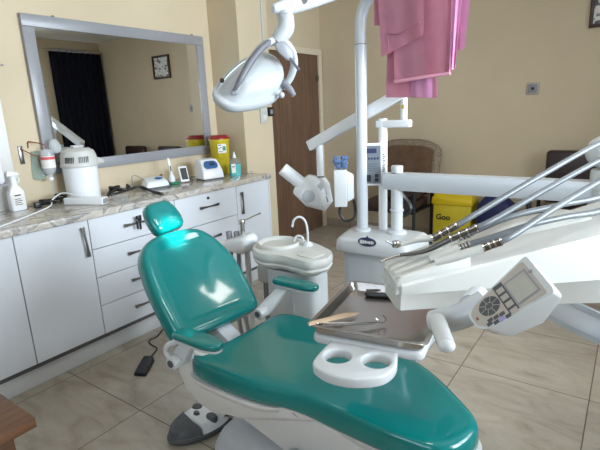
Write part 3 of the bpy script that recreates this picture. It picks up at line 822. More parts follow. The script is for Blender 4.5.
sd.loft([ring(-.02, .452), ring(-.005, .456), ring(.001, .466), ring(0, .485), ring(-.002, .508), ring(-.007, .519), ring(-.015, .526), ring(-.027, .5295), ring(-.05, .531), ring(-.10, .531), ring(-.15, .531), ring(-.2, .531)])
so_ = sd.build('seat', 'teal', t, 60); seat_shape(so_)
# putty coloured shell under the cushion
def sring(k, z):
    o = []
    for p in so:
        q = min(1, max(0, (p[0] + .95) / .22)); e = min(1, max(0, (p[0] + .42) / .08))
        kk = k - .06 * q * (1 - e)
        d_ = (V(p) - cxy).normalized(); o.append((p[0] + kk * d_.x, p[1] + kk * d_.y, z))
    return o
MB().loft([sring(-.20, .355), sring(-.13, .362), sring(-.06, .385), sring(.0, .425), sring(.012, .445), sring(.012, .4505), sring(-.03, .4515)]).build('seat_shell', 'shell', t, 50)
# backrest
th = math.radians(48); BP = V((-1.30, 1.26, .55))
be = V((-math.cos(th), 0, math.sin(th))); bn = V((math.sin(th), 0, math.cos(th))); by_ = V((0, 1, 0))
bm_ = mat_from(BP, by_, be * 1.0, bn * 1.0)
bo = [(-.225, .040), (-.14, .022), (0, .010), (.12, .004), (.20, .006), (.226, .04), (.248, .16), (.256, .26), (.244, .34), (.216, .41), (.168, .465), (.09, .487), (.0, .49), (-.07, .486), (-.13, .464), (-.175, .412), (-.20, .34), (-.217, .26), (-.228, .15)]
bo = [(p.x, p.y) for p in catmull([(*p, 0) for p in bo], 4, True)]
bc = V((0, .25))
def bring(k, z):
    return [bm_ @ V((p[0] + k * (V(p) - bc).normalized().x, p[1] + k * (V(p) - bc).normalized().y, z)) for p in bo]
def bdish(f):
    o = []
    for p in bo:
        q = (V(p) - bc); q = bc + q.normalized() * max(0, (q.length - .033)) * f
        o.append(bm_ @ V((q.x, q.y, -.40 * (.056 - min(.056, q.x * q.x)) * min(1, (1 - f) / .15 + .0) * (1 if f < .9 else 1))))
    return o
MB().loft([bring(-.03, -.080), bring(-.008, -.076), bring(0, -.062), bring(0, -.040), bring(-.002, -.020), bring(-.008, -.009), bring(-.018, -.003), bring(-.032, 0)] + [bdish(k) for k in (.985, .93, .85, .75, .62, .48, .33, .18, .05)]).build('backrest', 'teal', t, 60)
MB().loft([bring(-.12, -.125), bring(-.07, -.118), bring(-.03, -.098), bring(-.02, -.0835), bring(-.03, -.0825)]).build('backrest_shell', 'white', t, 50)
# headrest
hp = math.radians(56); HP = BP + be * .492 + bn * .0 + V((0, .035, 0))
he = V((-math.cos(hp), -.06, math.sin(hp))).normalized(); hn = V((math.sin(hp), 0, math.cos(hp))); hy = he.cross(hn) * -1
hy = hn.cross(he)
hy = V((0, 1, 0)) + he * 0
hy = (hy - he * hy.dot(he)).normalized(); hn = hy.cross(he)
hm = mat_from(HP, hy, he, hn)
ho = roundpoly([(-.078, .0), (.078, .0), (.088, .075), (.062, .150), (-.062, .150), (-.088, .075)], [.03, .03, .04, .035, .035, .04], 5)
hc = V((0, .075))
def hring(k, z): return [hm @ V((p.x + k * (p - hc).normalized().x, p.y + k * (p - hc).normalized().y, z + (.9 * p.x * p.x))) for p in ho]
MB().loft([hring(-.025, -.065), hring(-.008, -.06), hring(0, -.048), hring(0, -.022), hring(-.006, -.009), hring(-.018, -.002), hring(-.035, 0), hring(-.06, -.001)]).build('headrest', 'teal', t, 60)
MB().tube([HP + he * .11 - hn * .06, HP + he * .03 - hn * .085, BP + be * .40 - bn * .10], .014, 10, 4, .6).build('headrest_bar', 'chrome', t)
# armrests
for s, xa, xb, yc in ((-1, -1.262, -1.045, .968), (1, -1.285, -1.05, 1.562)):
    # s=-1 is the side nearer the counter-less dentist side
    pad = [(p.x, p.y) for p in roundpoly([(xa, yc - .036), (xb - .05, yc - .038), (xb, yc - .02), (xb, yc + .02), (xb - .05, yc + .038), (xa, yc + .036)], .026, 5)]
    ao = MB().slab(pad, .638, .664, .011, 4).build('armrest', 'teal', t, 60)
    MB().slab([(p[0] * .96 + (xa + xb) / 2 * .04, yc + (p[1] - yc) * .9) for p in pad], .630, .6385, .003, 2).build('armrest_base', 'white', ao)
    pv = V((-1.265, .975, .545)) if s < 0 else V((-1.285, 1.475, .53))
    if s < 0: MB().tube([pv + V((-.0, -.03, -.005)), pv + V((-.035, -.035, .03)), pv + V((-.02, -.03, .062)), V((xa + .03, yc, .628))], .011, 10, 4).build('support_loop', 'white', t)
    MB().hull([pv + V((-.022, -.02, -.02)), pv + V((.022, -.02, -.02)), pv + V((-.022, .02, -.02)), pv + V((.022, .02, -.02)), pv + V((-.03, -.02, .02)), V((xa + .03, yc - .016, .6295)), V((xa + .03, yc + .016, .6295)), V((xa + .09, yc - .016, .6295)), V((xa + .09, yc + .016, .6295))], .006).build('armrest_support', 'white', t)
    MB().cyl(pv - V((0, .05, 0)), pv + V((0, .04, 0)), .026, bev=.005, n=22).build('pivot', 'white', t)
    MB().cyl(pv - V((0, .0535, 0)), pv - V((0, .0502, 0)), .014, n=16).build('pivot_cap', 'dgrey', t)
# bracket between seat and back
MB().hull([(-1.38, 1.23, .42), (-1.38, 1.31, .42), (-1.20, 1.23, .42), (-1.20, 1.31, .42), (-1.43, 1.23, .57), (-1.43, 1.31, .57), (-1.36, 1.23, .54), (-1.36, 1.31, .54), (-1.22, 1.23, .45), (-1.22, 1.31, .45)], .01).build('back_hinge', 'cool', t)
# side skirt, link arm, base
sk = MB().hull([(-1.30, 1.035, .54), (-1.30, 1.10, .54), (-1.385, 1.035, .50), (-1.385, 1.10, .50), (-1.375, 1.04, .40), (-1.375, 1.10, .40), (-.70, 1.035, .455), (-.70, 1.10, .455), (-1.36, 1.05, .345), (-1.30, 1.05, .30), (-1.22, 1.05, .285), (-1.08, 1.05, .31), (-1.36, 1.10, .345), (-1.22, 1.10, .285), (-1.08, 1.10, .31)], .012, 3)
sk.build('side_skirt', 'shell', t, 50)
MB().hull([(-1.22, 1.09, .41), (-1.22, 1.45, .41), (-.62, 1.09, .40), (-.62, 1.45, .40), (-1.18, 1.09, .30), (-1.18, 1.45, .30), (-.60, 1.10, .12), (-.60, 1.44, .12), (-.42, 1.11, .14), (-.42, 1.43, .14)], .015, 3).build('link_arm', 'shell', t, 50)
MB().slab(roundpoly([(-1.28, 1.06), (-.35, 1.10), (-.30, 1.48), (-1.22, 1.50)], [.12, .08, .08, .14], 6), 0.001, .045, .012, 3).build('base_plate', 'lgrey', t, 50)
bb = []
for k, z in ((0, .045), (0, .11), (.02, .16), (.05, .19), (.10, .205)):
    bb.append([(*p, z) for p in roundpoly([(-1.27 + k, 1.05 + k), (-.80 - k, 1.05 + k), (-.80 - k, 1.46 - k), (-1.27 + k, 1.46 - k)], .09, 6)])
MB().loft(bb).build('base_cover', 'lgrey', t, 50)
MB().hull([(-.93, .985, .05), (-.93, 1.085, .05), (-.52, .985, .05), (-.52, 1.085, .05), (-.86, 1.0, .27), (-.86, 1.085, .27), (-.56, 1.0, .25), (-.56, 1.085, .25), (-.90, .99, .22), (-.90, 1.085, .22)], .015, 3).build('base_side_cover', 'lgrey', t, 50)
MB().obox((-1.06, 1.046, .10), (1, 0, 0), (0, 0, 1), (0, -1, 0), (.02, .010, .004), .003).build('base_latch', 'black', t)

# ================================================================== CUSPIDOR UNIT
t = thing('cuspidor_unit', 'ivory cuspidor unit with round bowl and gooseneck filler beyond the chair', 'cuspidor', (-1.40, 1.86, 0))
TOP = .729
bl = roundpoly([(-1.535, 1.685), (-1.43, 1.632), (-1.335, 1.664), (-1.15, 1.640), (-1.098, 1.73), (-1.13, 1.835), (-1.30, 1.93), (-1.45, 1.975), (-1.585, 1.94), (-1.605, 1.80)], [.07, .05, .05, .035, .03, .04, .08, .08, .08, .08], 6)
bl = [(p.x, p.y) for p in bl]
cc = V((-1.35, 1.80))
def br(k, z): return [(p[0] + k * (V(p) - cc).normalized().x, p[1] + k * (V(p) - cc).normalized().y, z) for p in bl]
BC = V((-1.455, 1.815))
bowl = [(BC.x + .112 * math.cos(q), BC.y + .112 * math.sin(q)) for q in [2 * PI * i / len(bl) for i in range(len(bl))]]
MB().loft([br(-.07, .642), br(-.045, .647), br(-.010, .662), br(-.003, .676), br(-.011, .684), br(-.003, .691), br(.0, .712), br(-.006, .730), br(-.022, TOP), br(-.035, TOP)]).build('basin_top', 'warm', t, 50)
MB().lathe([(.112, .0), (.111, .013), (.105, .017), (.095, .012), (.088, .0015), (.0, .001)], (BC.x, BC.y, TOP + .0005), n=36).build('bowl', 'warm', t, 50)
MB().slab(roundpoly([(-1.27, 1.70), (-1.16, 1.69), (-1.14, 1.79), (-1.26, 1.81)], .03, 4), TOP + .0003, TOP + .005, .002).build('cup_rest', 'warm', t)
MB().tube([(-1.31, 1.872, TOP), (-1.31, 1.874, TOP + .07), (-1.318, 1.868, TOP + .127), (-1.340, 1.852, TOP + .150), (-1.363, 1.836, TOP + .136), (-1.372, 1.829, TOP + .10)], .0058, 10, 6).build('cup_filler', 'white', t)
MB().tube([(-1.33, 1.865, TOP), (-1.335, 1.862, TOP + .04), (-1.36, 1.85, TOP + .048), (-1.375, 1.84, TOP + .02)], .006, 10, 6).build('bowl_rinse', 'white', t)
MB().lathe([(0, 0), (.03, 0), (.022, .012), (.012, .02), (0, .02)], (-1.312, 1.872, TOP), n=16).build('filler_base', 'white', t)
MB().loft([[(*p, z) for p in roundpoly([(-1.475 + k, 1.705 + k), (-1.17 - k, 1.715 + k), (-1.17 - k, 1.86 - k), (-1.475 + k, 1.90 - k)], .05, 5)] for k, z in ((0, .002), (0, .5), (0, .63))]).build('column', 'white', t)
MB().box((-1.30, 1.70, .10), (-1.295, 1.72, .60)).build('column_seam', 'lgrey', t)
MB().box((-1.555, 1.74, .53), (-1.478, 1.85, .624), .012).build('side_box', 'white', t)
MB().tube([(-1.535, 1.78, .535), (-1.535, 1.78, .25), (-1.52, 1.80, .0)], .011, 8).tube([(-1.505, 1.76, .535), (-1.505, 1.76, .25), (-1.495, 1.77, .0)], .011, 8).build('drain_hose', 'grey', t)
# assistant arm with suction holders
MB().hull([(-1.675, 1.77, 0.648), (-1.685, 1.90, 0.648), (-1.85, 1.74, .665), (-1.84, 1.92, .665), (-1.660, 1.78, 0.753), (-1.680, 1.91, 0.758), (-1.85, 1.75, .70), (-1.84, 1.90, .71), (-1.630, 1.84, 0.733), (-1.635, 1.87, 0.688)], .016, 3).build('assistant_holder', 'bright', t, 50)
MB().cyl((-1.685, 1.82, .0), (-1.685, 1.82, .66), .016).build('holder_post', 'warm', t)
for a, b_ in ((-1.82, 1.83), (-1.775, 1.845)):
    MB().cyl((a, b_, .69), (a - .005, b_, .755), .017, bev=.005).build('suction_grip', 'grey', t)
    MB().tube([(a, b_, .66), (a + .02, b_ - .02, .45), (a + .06, b_ - .02, .12), (a + .15, b_, .02)], .012, 8, 5).build('suction_hose', 'grey', t)
MB().cyl((-1.735, 1.85, .69), (-1.737, 1.85, .80), .013).cyl((-1.737, 1.85, .80), (-1.737, 1.85, .825), .018, bev=.004).tube([(-1.737, 1.85, .82), (-1.70, 1.85, .83), (-1.62, 1.88, .868)], .0045, 7).build('air_syringe', 'chrome', t)

# ================================================================== UNIT CABINET WITH POLES
t = thing('unit_cabinet', 'white dental unit cabinet with an oval navy emblem carrying the poles', 'dental cabinet', (-1.13, 2.33, 0))
ub = [(-1.352, 2.215), (-.93, 2.24), (-.92, 2.56), (-1.39, 2.57), (-1.40, 2.46)]
def ubr(k, z): return [(*p, z) for p in roundpoly([(q[0] + k * (V(q) - V((-1.13, 2.40))).normalized().x, q[1] + k * (V(q) - V((-1.13, 2.40))).normalized().y) for q in ub], .05, 5)]
MB().loft([ubr(-.035, .03), ubr(-.035, .602)]).build('body', 'cool', t)
MB().loft([ubr(-.02, .594), ubr(.008, .600), ubr(.012, .610), ubr(.006, .66), ubr(-.008, .674), ubr(-.03, .68)]).build('top_cover', 'white', t, 50)
MB().slab([(-1.42, 1.98), (-.86, 2.02), (-.86, 2.58), (-1.42, 2.58)], .002, .03, .008).build('foot_plate', 'cool', t)
MB().box((-1.20, 2.25, .22), (-.99, 2.268, .56), .006, 2).build('service_door', 'white', t)
dv = V((.999, .04, 0)); nv = V((.04, -.997, .10)).normalized(); upv = V((0, 0, 1)); upv = (upv - nv * upv.dot(nv)).normalized()
lm = mat_from(V((-1.115, 2.1005, .632)), dv, upv, nv)
eo = at(367, 242, y=2.222)
bd = MB().lathe([(0, 0), (.056, 0), (.054, .003), (0, .0035)], eo, nv, 32, 1, .46, dv).build('emblem', 'logo', t)
em = mat_from(eo + nv * .0036, dv, upv, nv)
sq = MB()
random.seed(5)
xx = -.042
while xx < .037:
    w_ = .003 + .005 * random.random(); h_ = .005 + .006 * random.random()
    sq.box((xx, -h_ - .001, 0), (xx + w_, h_ - .001, .0008), 0, 1, em); xx += w_ + .002
sq.build('emblem_script', 'paper', bd)
MB().lathe([(0, 0), (.008, 0), (0, .004)], eo + upv * .026, nv, 6).build('emblem_crest', 'logo', bd)
# ================================================================== OPERATING LIGHT
PB = V((-1.286, 2.424, .68))
t = thing('operating_light', 'white dental operating light with yoke handle on a tall bent pole', 'dental lamp', PB)
top = [PB, PB + V((0, 0, .9)), PB + V((0, 0, 1.15)), PB + V((.015, 0, 1.24)), PB + V((.07, 0, 1.31)), PB + V((.18, 0, 1.345)), PB + V((.45, 0, 1.36)), PB + V((.74, 0, 1.37))]
MB().tube([PB, PB + V((0, 0, 1.055))], .033, 20).build('pole', 'cool', t)
MB().cyl(PB + V((0, 0, 1.0565)), PB + V((0, 0, 1.0605)), .0335, n=20).build('pole_seam', 'gun', t)
MB().tube(top[1:2] + [PB + V((0, 0, 1.06)), PB + V((0, 0, 1.13)), PB + V((.012, 0, 1.22)), PB + V((.065, 0, 1.295)), PB + V((.17, 0, 1.335)), PB + V((.45, 0, 1.35)), PB + V((.74, 0, 1.355))], .0305, 18, 5).build('pole_bend', 'cool', t)
MB().lathe([(.0, .0), (.052, 0), (.050, .012), (.036, .02), (0, .02)], PB + V((0, 0, .0005)), n=24).build('pole_collar', 'white', t)
MB().cyl(PB + V((.74, 0, 1.29)), PB + V((.74, 0, 1.43)), .048, bev=.01).build('arm_joint', 'white', t)
LT = at(280, 9, d=1.72)
e1 = PB + V((.74, 0, 1.40))
C_ = at(250, 84, d=1.66)
arm0 = at(273, 9, d=1.70)
MB().tube([e1, at(420, -42, d=2.35), at(330, -8, d=1.86), at(292, 5, d=1.74), arm0], [.036, .036, .034, .030, .014], 16, 5, .95).build('spring_arm', 'cool', t, 60)
MB().cyl(at(306, -2, d=1.755), at(304, 0.5, d=1.725), .012, n=14).build('arm_screw', 'grey', t)
yt = at(278, 41, d=1.69)
nk = [at(284, 11, d=1.72), at(286, 20, d=1.715), at(285.5, 29, d=1.705), at(280, 37, d=1.695), at(276, 42, d=1.69)]
MB().tube(nk, [.029, .0275, .029, .026, .022], 18, 5).build('neck', 'lampw', t, 60)
MB().lathe([(.0275, -.0015), (.0288, -.0015), (.0288, .0015), (.0275, .0015)], at(285.5, 15, d=1.718), (0, 0, 1), 20).build('neck_seam', 'grey', t)
# reflector: shield shaped rim with a shallow faceted dome on its back
loop = [(213, 90, 1.60), (218, 101, 1.58), (231, 109, 1.575), (249, 108, 1.60), (266, 103.5, 1.635), (278, 96, 1.675), (284.5, 85, 1.72), (284, 76, 1.77), (274, 63, 1.82), (259, 57, 1.83), (246, 59, 1.80), (232, 68, 1.735), (219, 79, 1.65)]
lo3 = [at(u, v, d=d_) for u, v, d_ in loop]
lo3 = catmull(lo3, 4, True)
NL = len(lo3)
lc_ = sum(lo3, V()) / NL
nrm = V()
for i in range(NL):
    a, b_ = lo3[i] - lc_, lo3[(i + 1) % NL] - lc_
    nrm += a.cross(b_)
nrm.normalize()
if nrm.dot(CAM - lc_) < 0: nrm = -nrm
lo3 = [p - nrm * (p - lc_).dot(nrm) for p in lo3]
aim = -nrm
dc = lc_ + (at(259, 80, d=1.70) - lc_) * .8
dc = dc - nrm * (dc - lc_).dot(nrm)
def lr(k, h, shift=0.0):
    return [(lc_ * (1 - shift) + dc * shift) + (p - lc_) * k + nrm * h for p in lo3]
MB().loft([lr(.90, -.030), lr(.97, -.024), lr(1.0, -.012), lr(.995, .0), lr(.96, .006), lr(.86, .006)], False).build('rim_shield', 'lampw', t, 50)
MB().loft([lr(.87, .0, .0), lr(.845, .006, .25), lr(.77, .030, .8), lr(.66, .050, 1), lr(.50, .062, 1), (lr(.30, .069, 1)), lr(.06, .072, 1)]).build('reflector_housing', 'lampw', t, 60)
MB().loft([lr(.90, -.0285), lr(.6, -.034), lr(.05, -.036)]).build('front_lens', 'lampglow', t, 60)
# yoke handle
yl = at(234, 92, d=1.575); yr = at(289, 90, d=1.73)
MB().tube([yl, at(240, 79, d=1.585), at(250, 62, d=1.62), at(261, 48, d=1.655), at(272, 41.5, d=1.685), at(283, 42, d=1.70), at(292, 52, d=1.715), at(294, 66, d=1.725), at(289, 80, d=1.73), at(282, 88, d=1.725)], [.013, .0145, .0155, .017, .018, .018, .016, .015, .014, .012], 14, 6, .8).build('yoke', 'lampw', t, 60)
gdir = (CAM - yl).normalized()
MB().tube([at(u, v, d=d_) for u, v, d_ in ((235, 90, 1.560), (241, 78.5, 1.566), (250.5, 62, 1.600), (260, 50, 1.636), (268, 43, 1.664), (271, 41.5, 1.674))], [.007, .0135, .0145, .0145, .0125, .006], 12, 6, .8).build('yoke_grip', 'gripg', t, 60)
MB().hull([at(u, v, d=d_) for u, v, d_ in ((274, 44, 1.66), (284, 40, 1.67), (294, 52, 1.68), (293, 61, 1.68), (287, 61, 1.67), (277, 52, 1.66), (276, 44, 1.72), (286, 42, 1.73), (294, 54, 1.73), (289, 61, 1.73))], .006, 3).build('joint_box', 'jointg', t, 50)
MB().tube([at(290, 58, d=1.66), at(299, 70, d=1.64)], [.004, .0055], 8).build('joint_lever', 'gripg', t)
MB().tube([at(284, 84, d=1.71), at(289, 88, d=1.70), at(294, 95.5, d=1.69)], [.010, .0115, .009], 10, 3).build('side_lever', 'jointg', t)
MB().ball(at(281.5, 95, d=1.66), .011, (1, 1, 1), 12).build('side_knob', 'lampw', t)
MB().cyl(at(222, 80.5, d=1.632), at(222, 80.5, d=1.612), .008).build('rim_screw', 'gun', t)
MB().hull([at(u, v, d=d_) for u, v, d_ in ((232, 88, 1.56), (239, 88, 1.565), (231, 95, 1.56), (237, 95, 1.565), (232, 95, 1.60), (238, 95, 1.60), (238, 88, 1.60))], .003).build('yoke_foot', 'jointg', t)

# ================================================================== GLOVE / CUP DISPENSER ON THE POLE
hx = V((.86, .51, 0)); hy2 = V((-.51, .86, 0)); hc0 = V((-1.372, 2.372, 0))
t = thing('bracket_dispenser', 'white bracket box with clear tubs of blue film fixed to the lamp pole', 'dispenser', hc0 + V((0, 0, .83)))
hm2 = mat_from(hc0, hx, hy2, V((0, 0, 1)))
MB().box((-.066, -.045, .835), (.010, .045, 1.055), .006, 3, hm2).build('box_body', 'white', t)
MB().hull([hm2 @ V(p) for p in ((.010, -.03, .86), (.010, .03, .86), (.010, -.03, 1.045), (.010, .03, 1.045), (.052, -.012, .88), (.052, .012, .88), (.052, -.012, 1.02), (.052, .012, 1.02))], .006).build('pole_clamp', 'white', t)
for a, w in ((-.043, .024), (.0, .018)):
    MB().box((a - w, -.04, 1.0555), (a + w - .002, .036, 1.135), .004, 2, hm2).build('clear_tub', 'tub', t)
    bf = MB(); random.seed(int(a * 1000) + 99)
    for i in range(26):
        c = hm2 @ V((a + random.uniform(-.7, .6) * w, random.uniform(-.028, .026), 1.066 + .058 * random.random()))
        bf.ball(c, .0135, (1, .7, .8), 8, Matrix.Rotation(random.random() * 3, 4, 'X'))
    bf.build('blue_film', 'bluef', t, 20)
MB().tube([hm2 @ V((-.03, 0, .836)), hm2 @ V((-.035, 0, .79)), hm2 @ V((-.005, 0, .742)), hm2 @ V((.045, .0, .755)), hm2 @ V((.056, .01, .80)), hm2 @ V((.050, .03, .86))], .008, 8, 6).build('cable_loop', 'cable', t)

# ================================================================== X-RAY MACHINE
XB_ = V((-1.189, 2.502, .68)); YX = 2.502
t = thing('xray_machine', 'white dental x-ray machine with jointed arm and cone head on the rear post', 'x-ray machine', XB_)
MB().tube([XB_, XB_ + V((0, 0, .655))], .026, 18).build('post', 'bright', t)
MB().box((-1.225, YX - .025, 1.283), (-1.02, YX + .025, 1.325), .008, 3).build('cross_arm', 'bright', t)
MB().cyl((-1.062, YX, 1.3255), (-1.062, YX, 1.47), .019, n=18).build('riser', 'bright', t)
MB().box((-1.058 - .01, YX - .0215, 1.385), (-1.052, YX - .0175, 1.405)).build('riser_label', 'yellow', t)
j0 = V((-1.06, YX, 1.475)); j1 = V((-1.672, YX, 1.190))
dd = (j1 - j0).normalized(); nn = V((0, -1, 0)).cross(dd)
MB().obox((j0 + j1) / 2 - dd * .0, dd, nn, dd.cross(nn), ((j1 - j0).length / 2 + .035, .033, .028), .007, 3).build('scissor_arm', 'bright', t)
MB().cyl((-1.628, YX, .985), (-1.628, YX, 1.20), .023, n=18).build('drop_rod', 'bright', t)
MB().cyl((-1.628, YX, .978), (-1.628, YX, .9845), .024, n=18).build('rod_ring', 'gun', t)
MB().hull([(-1.65, YX - .025, .977), (-1.60, YX - .025, .977), (-1.65, YX + .025, .977), (-1.60, YX + .025, .977), (-1.655, YX - .02, .93), (-1.655, YX + .02, .93), (-1.565, YX - .02, .93), (-1.565, YX + .02, .93), (-1.57, YX - .018, .87), (-1.57, YX + .018, .87), (-1.60, YX - .018, .86)], .008).build('fork', 'bright', t)
NX = V((.577, -.816, 0)); RX = V((.816, .577, 0)); HC = V((-1.665, YX - .02, .895))
def onp(u, v, P0, n):
    r = ray(u, v); return CAM + r * ((P0 - CAM).dot(n) / r.dot(n))
hp_ = [(309, 175), (322, 177.5), (330, 185), (333, 201), (325, 211), (306, 206), (293, 193), (296, 184)]
out_ = [onp(u, v, HC, NX) + NX * o for u, v in hp_ for o in (.012, -.05)]
rdg = [(302, 190), (312, 187.5), (320, 197), (323, 206), (310, 205), (300, 198)]
rg = [onp(u, v, HC + NX * .078, NX) for u, v in rdg]
MB().hull(out_ + rg, .006, 3).build('tube_head', 'bright', t, 25)
c0 = onp(307, 188, HC, NX); c1 = onp(282.5, 168.5, HC, NX)
MB().cyl(c0, c1, .043, .041, 26, .004).build('cone', 'bright', t)
MB().lathe([(0, 0), (.040, 0), (.038, .008), (.028, .013), (0, .014)], onp(308.5, 196.5, HC + NX * .0775, NX), NX, 26).build('side_disc', 'cool', t)
def face_frame(a, b_, c):
    """frame on the face a-b-c of the tube head, x along a-b, facing the room"""
    x = (b_ - a).normalized(); n = x.cross(c - a).normalized()
    if n.dot(NX) < 0: n = -n
    return x, n.cross(x), n
q0, q1, q2, q3 = onp(322, 177.5, HC, NX) + NX * .012, onp(330, 185, HC, NX) + NX * .012, rg[2], rg[1]
fx_, fy_, fn_ = face_frame(q3, q2, (q0 + q1) / 2)
fc_ = q0 * .28 + q1 * .22 + q2 * .22 + q3 * .28
l1 = mat_from(fc_ + fn_ * .002, fx_, fy_, fn_)
MB().box((-.020, -.017, -.01), (.020, .017, .003), .001, 1, l1).build('label_plate', 'cool', t)
MB().box((-.012, -.010, .003), (.012, .010, .0038), 0, 1, l1).box((-.007, -.003, .0038), (.007, .004, .0044), 0, 1, l1).build('label_marks', 'lgrey', t)
q4 = onp(333, 201, HC, NX) + NX * .012
gx_, gy_, gn_ = face_frame(rg[2], rg[3], q4)
gc_ = q1 * .15 + q4 * .35 + rg[2] * .2 + rg[3] * .3
l2 = mat_from(gc_ + gn_ * .003, gx_, gy_, gn_)
zg = MB()
for i in range(5): zg.box((-.020 + i * .008, -.004, -.004), (-.015 + i * .008, .003 + .002 * (i % 2), .0008), 0, 1, l2)
zg.build('name_marks', 'ink', t)
# control panel on the post
pv_ = V((.90, .43, 0)).normalized(); pn_ = V((.43, -.90, 0)).normalized()
pm = mat_from(V((-1.222, 2.440, 1.078)), pv_, V((0, 0, 1)), pn_)
po = MB().box((-.066, -.125, -.03), (.052, .122, .0), .006, 2, pm).build('control_box', 'bright', t)
MB().box((-.056, -.112, .0), (.044, .108, .0015), 0, 1, pm).build('control_face', 'panel', po)
MB().box((-.036, .065, .0015), (.020, .092, .0025), 0, 1, pm).build('display_window', 'logo', po)
bt = MB()
for i in range(5): bt.box((-.046 + i * .017, .028, .0015), (-.036 + i * .017, .041, .0035), .001, 1, pm)
bt.build('key_row', 'logo', po)
MB().box((-.044, -.100, .0015), (-.012, -.060, .0035), .001, 1, pm).box((.010, -.100, .0015), (.030, -.080, .0035), .001, 1, pm).box((.010, -.074, .0015), (.030, -.056, .0035), .001, 1, pm).build('exposure_keys', 'black', po)
ln_ = MB()
for i in range(4): ln_.box((-.03, -.035 + i * .012, .0015), (.012 + .012 * (i % 2), -.0325 + i * .012, .0022), 0, 1, pm)
ln_.build('panel_print', 'ink', po)
MB().box((-.012, -.058, .0258), (.012, .058, .0266), 0, 1, mat_from(V((-1.187, 2.502, 1.085)), V((.86, .51, 0)), V((0, 0, 1)), V((.51, -.86, 0)))).build('warning_label', 'paper', t)
wm = MB()
for i in range(9): wm.box((-.008, -.052 + i * .012, .0266), (.004 + .004 * (i % 2), -.046 + i * .012, .0272), 0, 1, mat_from(V((-1.187, 2.502, 1.085)), V((.86, .51, 0)), V((0, 0, 1)), V((.51, -.86, 0))))
wm.build('warning_marks', 'ink', t)
# cable reel hanging behind the post
MB().tube([(-1.15, 2.56, .93), (-1.10, 2.60, .86), (-1.06, 2.60, .80), (-1.10, 2.585, .76), (-1.15, 2.545, .80)], .020, 8, 6).build('coiled_cord', 'cable', t)

# ================================================================== GOWNS
YG = 2.424
GX = .030
ZP = 2.030                                   # lamp cross pipe
def drape(xl0, xr0, xl1, xr1, zb_l, zb_r, off, back, seedn, amp=.006):
    """one folded sheet hung over the cross pipe: (left, right) at the pipe and at the hem"""
    random.seed(seedn); ph = random.random() * 6
    R_ = .034 + off
    def fn(u, v):
        zb = zb_l + (zb_r - zb_l) * u
        if v < .6:
            k = v / .6; z = zb + (ZP - zb) * k; y = YG - R_ - amp * (1 - k) * math.sin(u * 6 + ph) - amp * .6 * math.sin(u * 14 + k * 3 + ph) * (1 - k)
            f = 1 - k
        elif v < .75:
            a = (v - .6) / .15 * PI; z = ZP + R_ * math.sin(a); y = YG - R_ * math.cos(a); f = 0
        else:
            k = (v - .75) / .25; z = ZP - (ZP - back) * k; y = YG + R_ + .01 * k; f = k
        x = GX + (xl0 + (xl1 - xl0) * f) * (1 - u) + (xr0 + (xr1 - xr0) * f) * u
        return (x, y, z)
    return MB().grid(fn, 30, 48, .0035)
g2 = thing('surgical_gown', 'pale pink gown underneath, its hem hanging lowest by the x-ray riser', 'gown', (-1.0, YG, 1.44))
drape(-1.13, -.90, -1.145, -.868, 1.448, 1.432, .0, 1.60, 3, .004).build('cloth', 'pink', g2, 60)
drape(-1.02, -.90, -1.005, -.862, 1.443, 1.430, .006, 1.62, 6, .003).build('front_panel', 'pink2', g2, 60)
g1 = thing('surgical_gown', 'darker pink folded gown with a pocket, draped in front on the lamp pipe', 'gown', (-.95, YG, 1.51))
drape(-1.10, -.80, -1.088, -.792, 1.520, 1.540, .022, 1.66, 9, .006).build('cloth', 'pink', g1, 60)
drape(-1.20, -1.06, -1.198, -1.045, 1.812, 1.800, .034, 1.70, 11, .004).build('sleeve_fold', 'pink', g1, 60)
drape(-1.175, -.925, -1.150, -.925, 1.650, 1.735, .046, 1.72, 13, .004).build('pocket_panel', 'pink', g1, 60)
drape(-.80, -.738, -.80, -.772, 1.550, 1.565, .030, 1.66, 15, .012).build('side_fold', 'pink2', g1, 60)
yy = YG - .034 - .052
MB().tube([(-1.085, yy, 1.76), (-1.02, yy - .002, 1.752), (-.95, yy - .002, 1.772), (-.915, yy, 1.79)], .0028, 6, 4).tube([(-1.085, yy, 1.76), (-1.082, yy, 1.72), (-1.078, yy, 1.675)], .0022, 6, 4).build('pocket_seam', plain('pink_seam', (.30, .10, .15), .9), g1)
MB().tube([(-1.056, YG - .062, 1.524), (-.92, YG - .064, 1.534), (-.765, YG - .062, 1.544)], .009, 8, 4).build('hem_roll', 'pink', g1, 60)
# ================================================================== DELIVERY UNIT
QB = V((-1.078, 2.452, .68))
t = thing('delivery_unit', 'white instrument delivery unit on a horizontal beam with keypad, tray holder and cup holder', 'dental delivery unit', QB)
DU = t
MB().tube([QB, QB + V((0, 0, .262))], .034, 22).build('pivot_post', 'white', t)
MB().lathe([(0, 0), (.058, 0), (.056, .012), (.040, .022), (0, .022)], QB + V((0, 0, .0005)), n=24).build('post_collar', 'white', t)
MB().lathe([(.034, .0), (.040, .003), (.040, .012), (.034, .015)], QB + V((0, 0, .13)), n=24).build('post_ring', 'white', t)
bs = []
for x in (-1.160, -1.150, -1.02, -.06, .02):
    k = .62 if x < -1.155 else .94 if x < -1.145 else 1
    bs.append([(x, QB.y + y * k, .987 + z * k) for y, z in ((-.040, .046), (.040, .046), (.045, .036), (.045, -.02), (.030, -.050), (-.030, -.050), (-.045, -.02), (-.045, .036))])
MB().loft(bs).build('beam', 'cool', t, 40)
MB().cyl(QB + V((0, 0, .353)), QB + V((0, 0, .395)), .0335, bev=.006, n=22).build('post_cap', 'white', t)
MB().cyl((-.085, 2.45, .90), (-.085, 2.45, 1.09), .062, bev=.012, n=24).build('beam_joint', 'white', t)
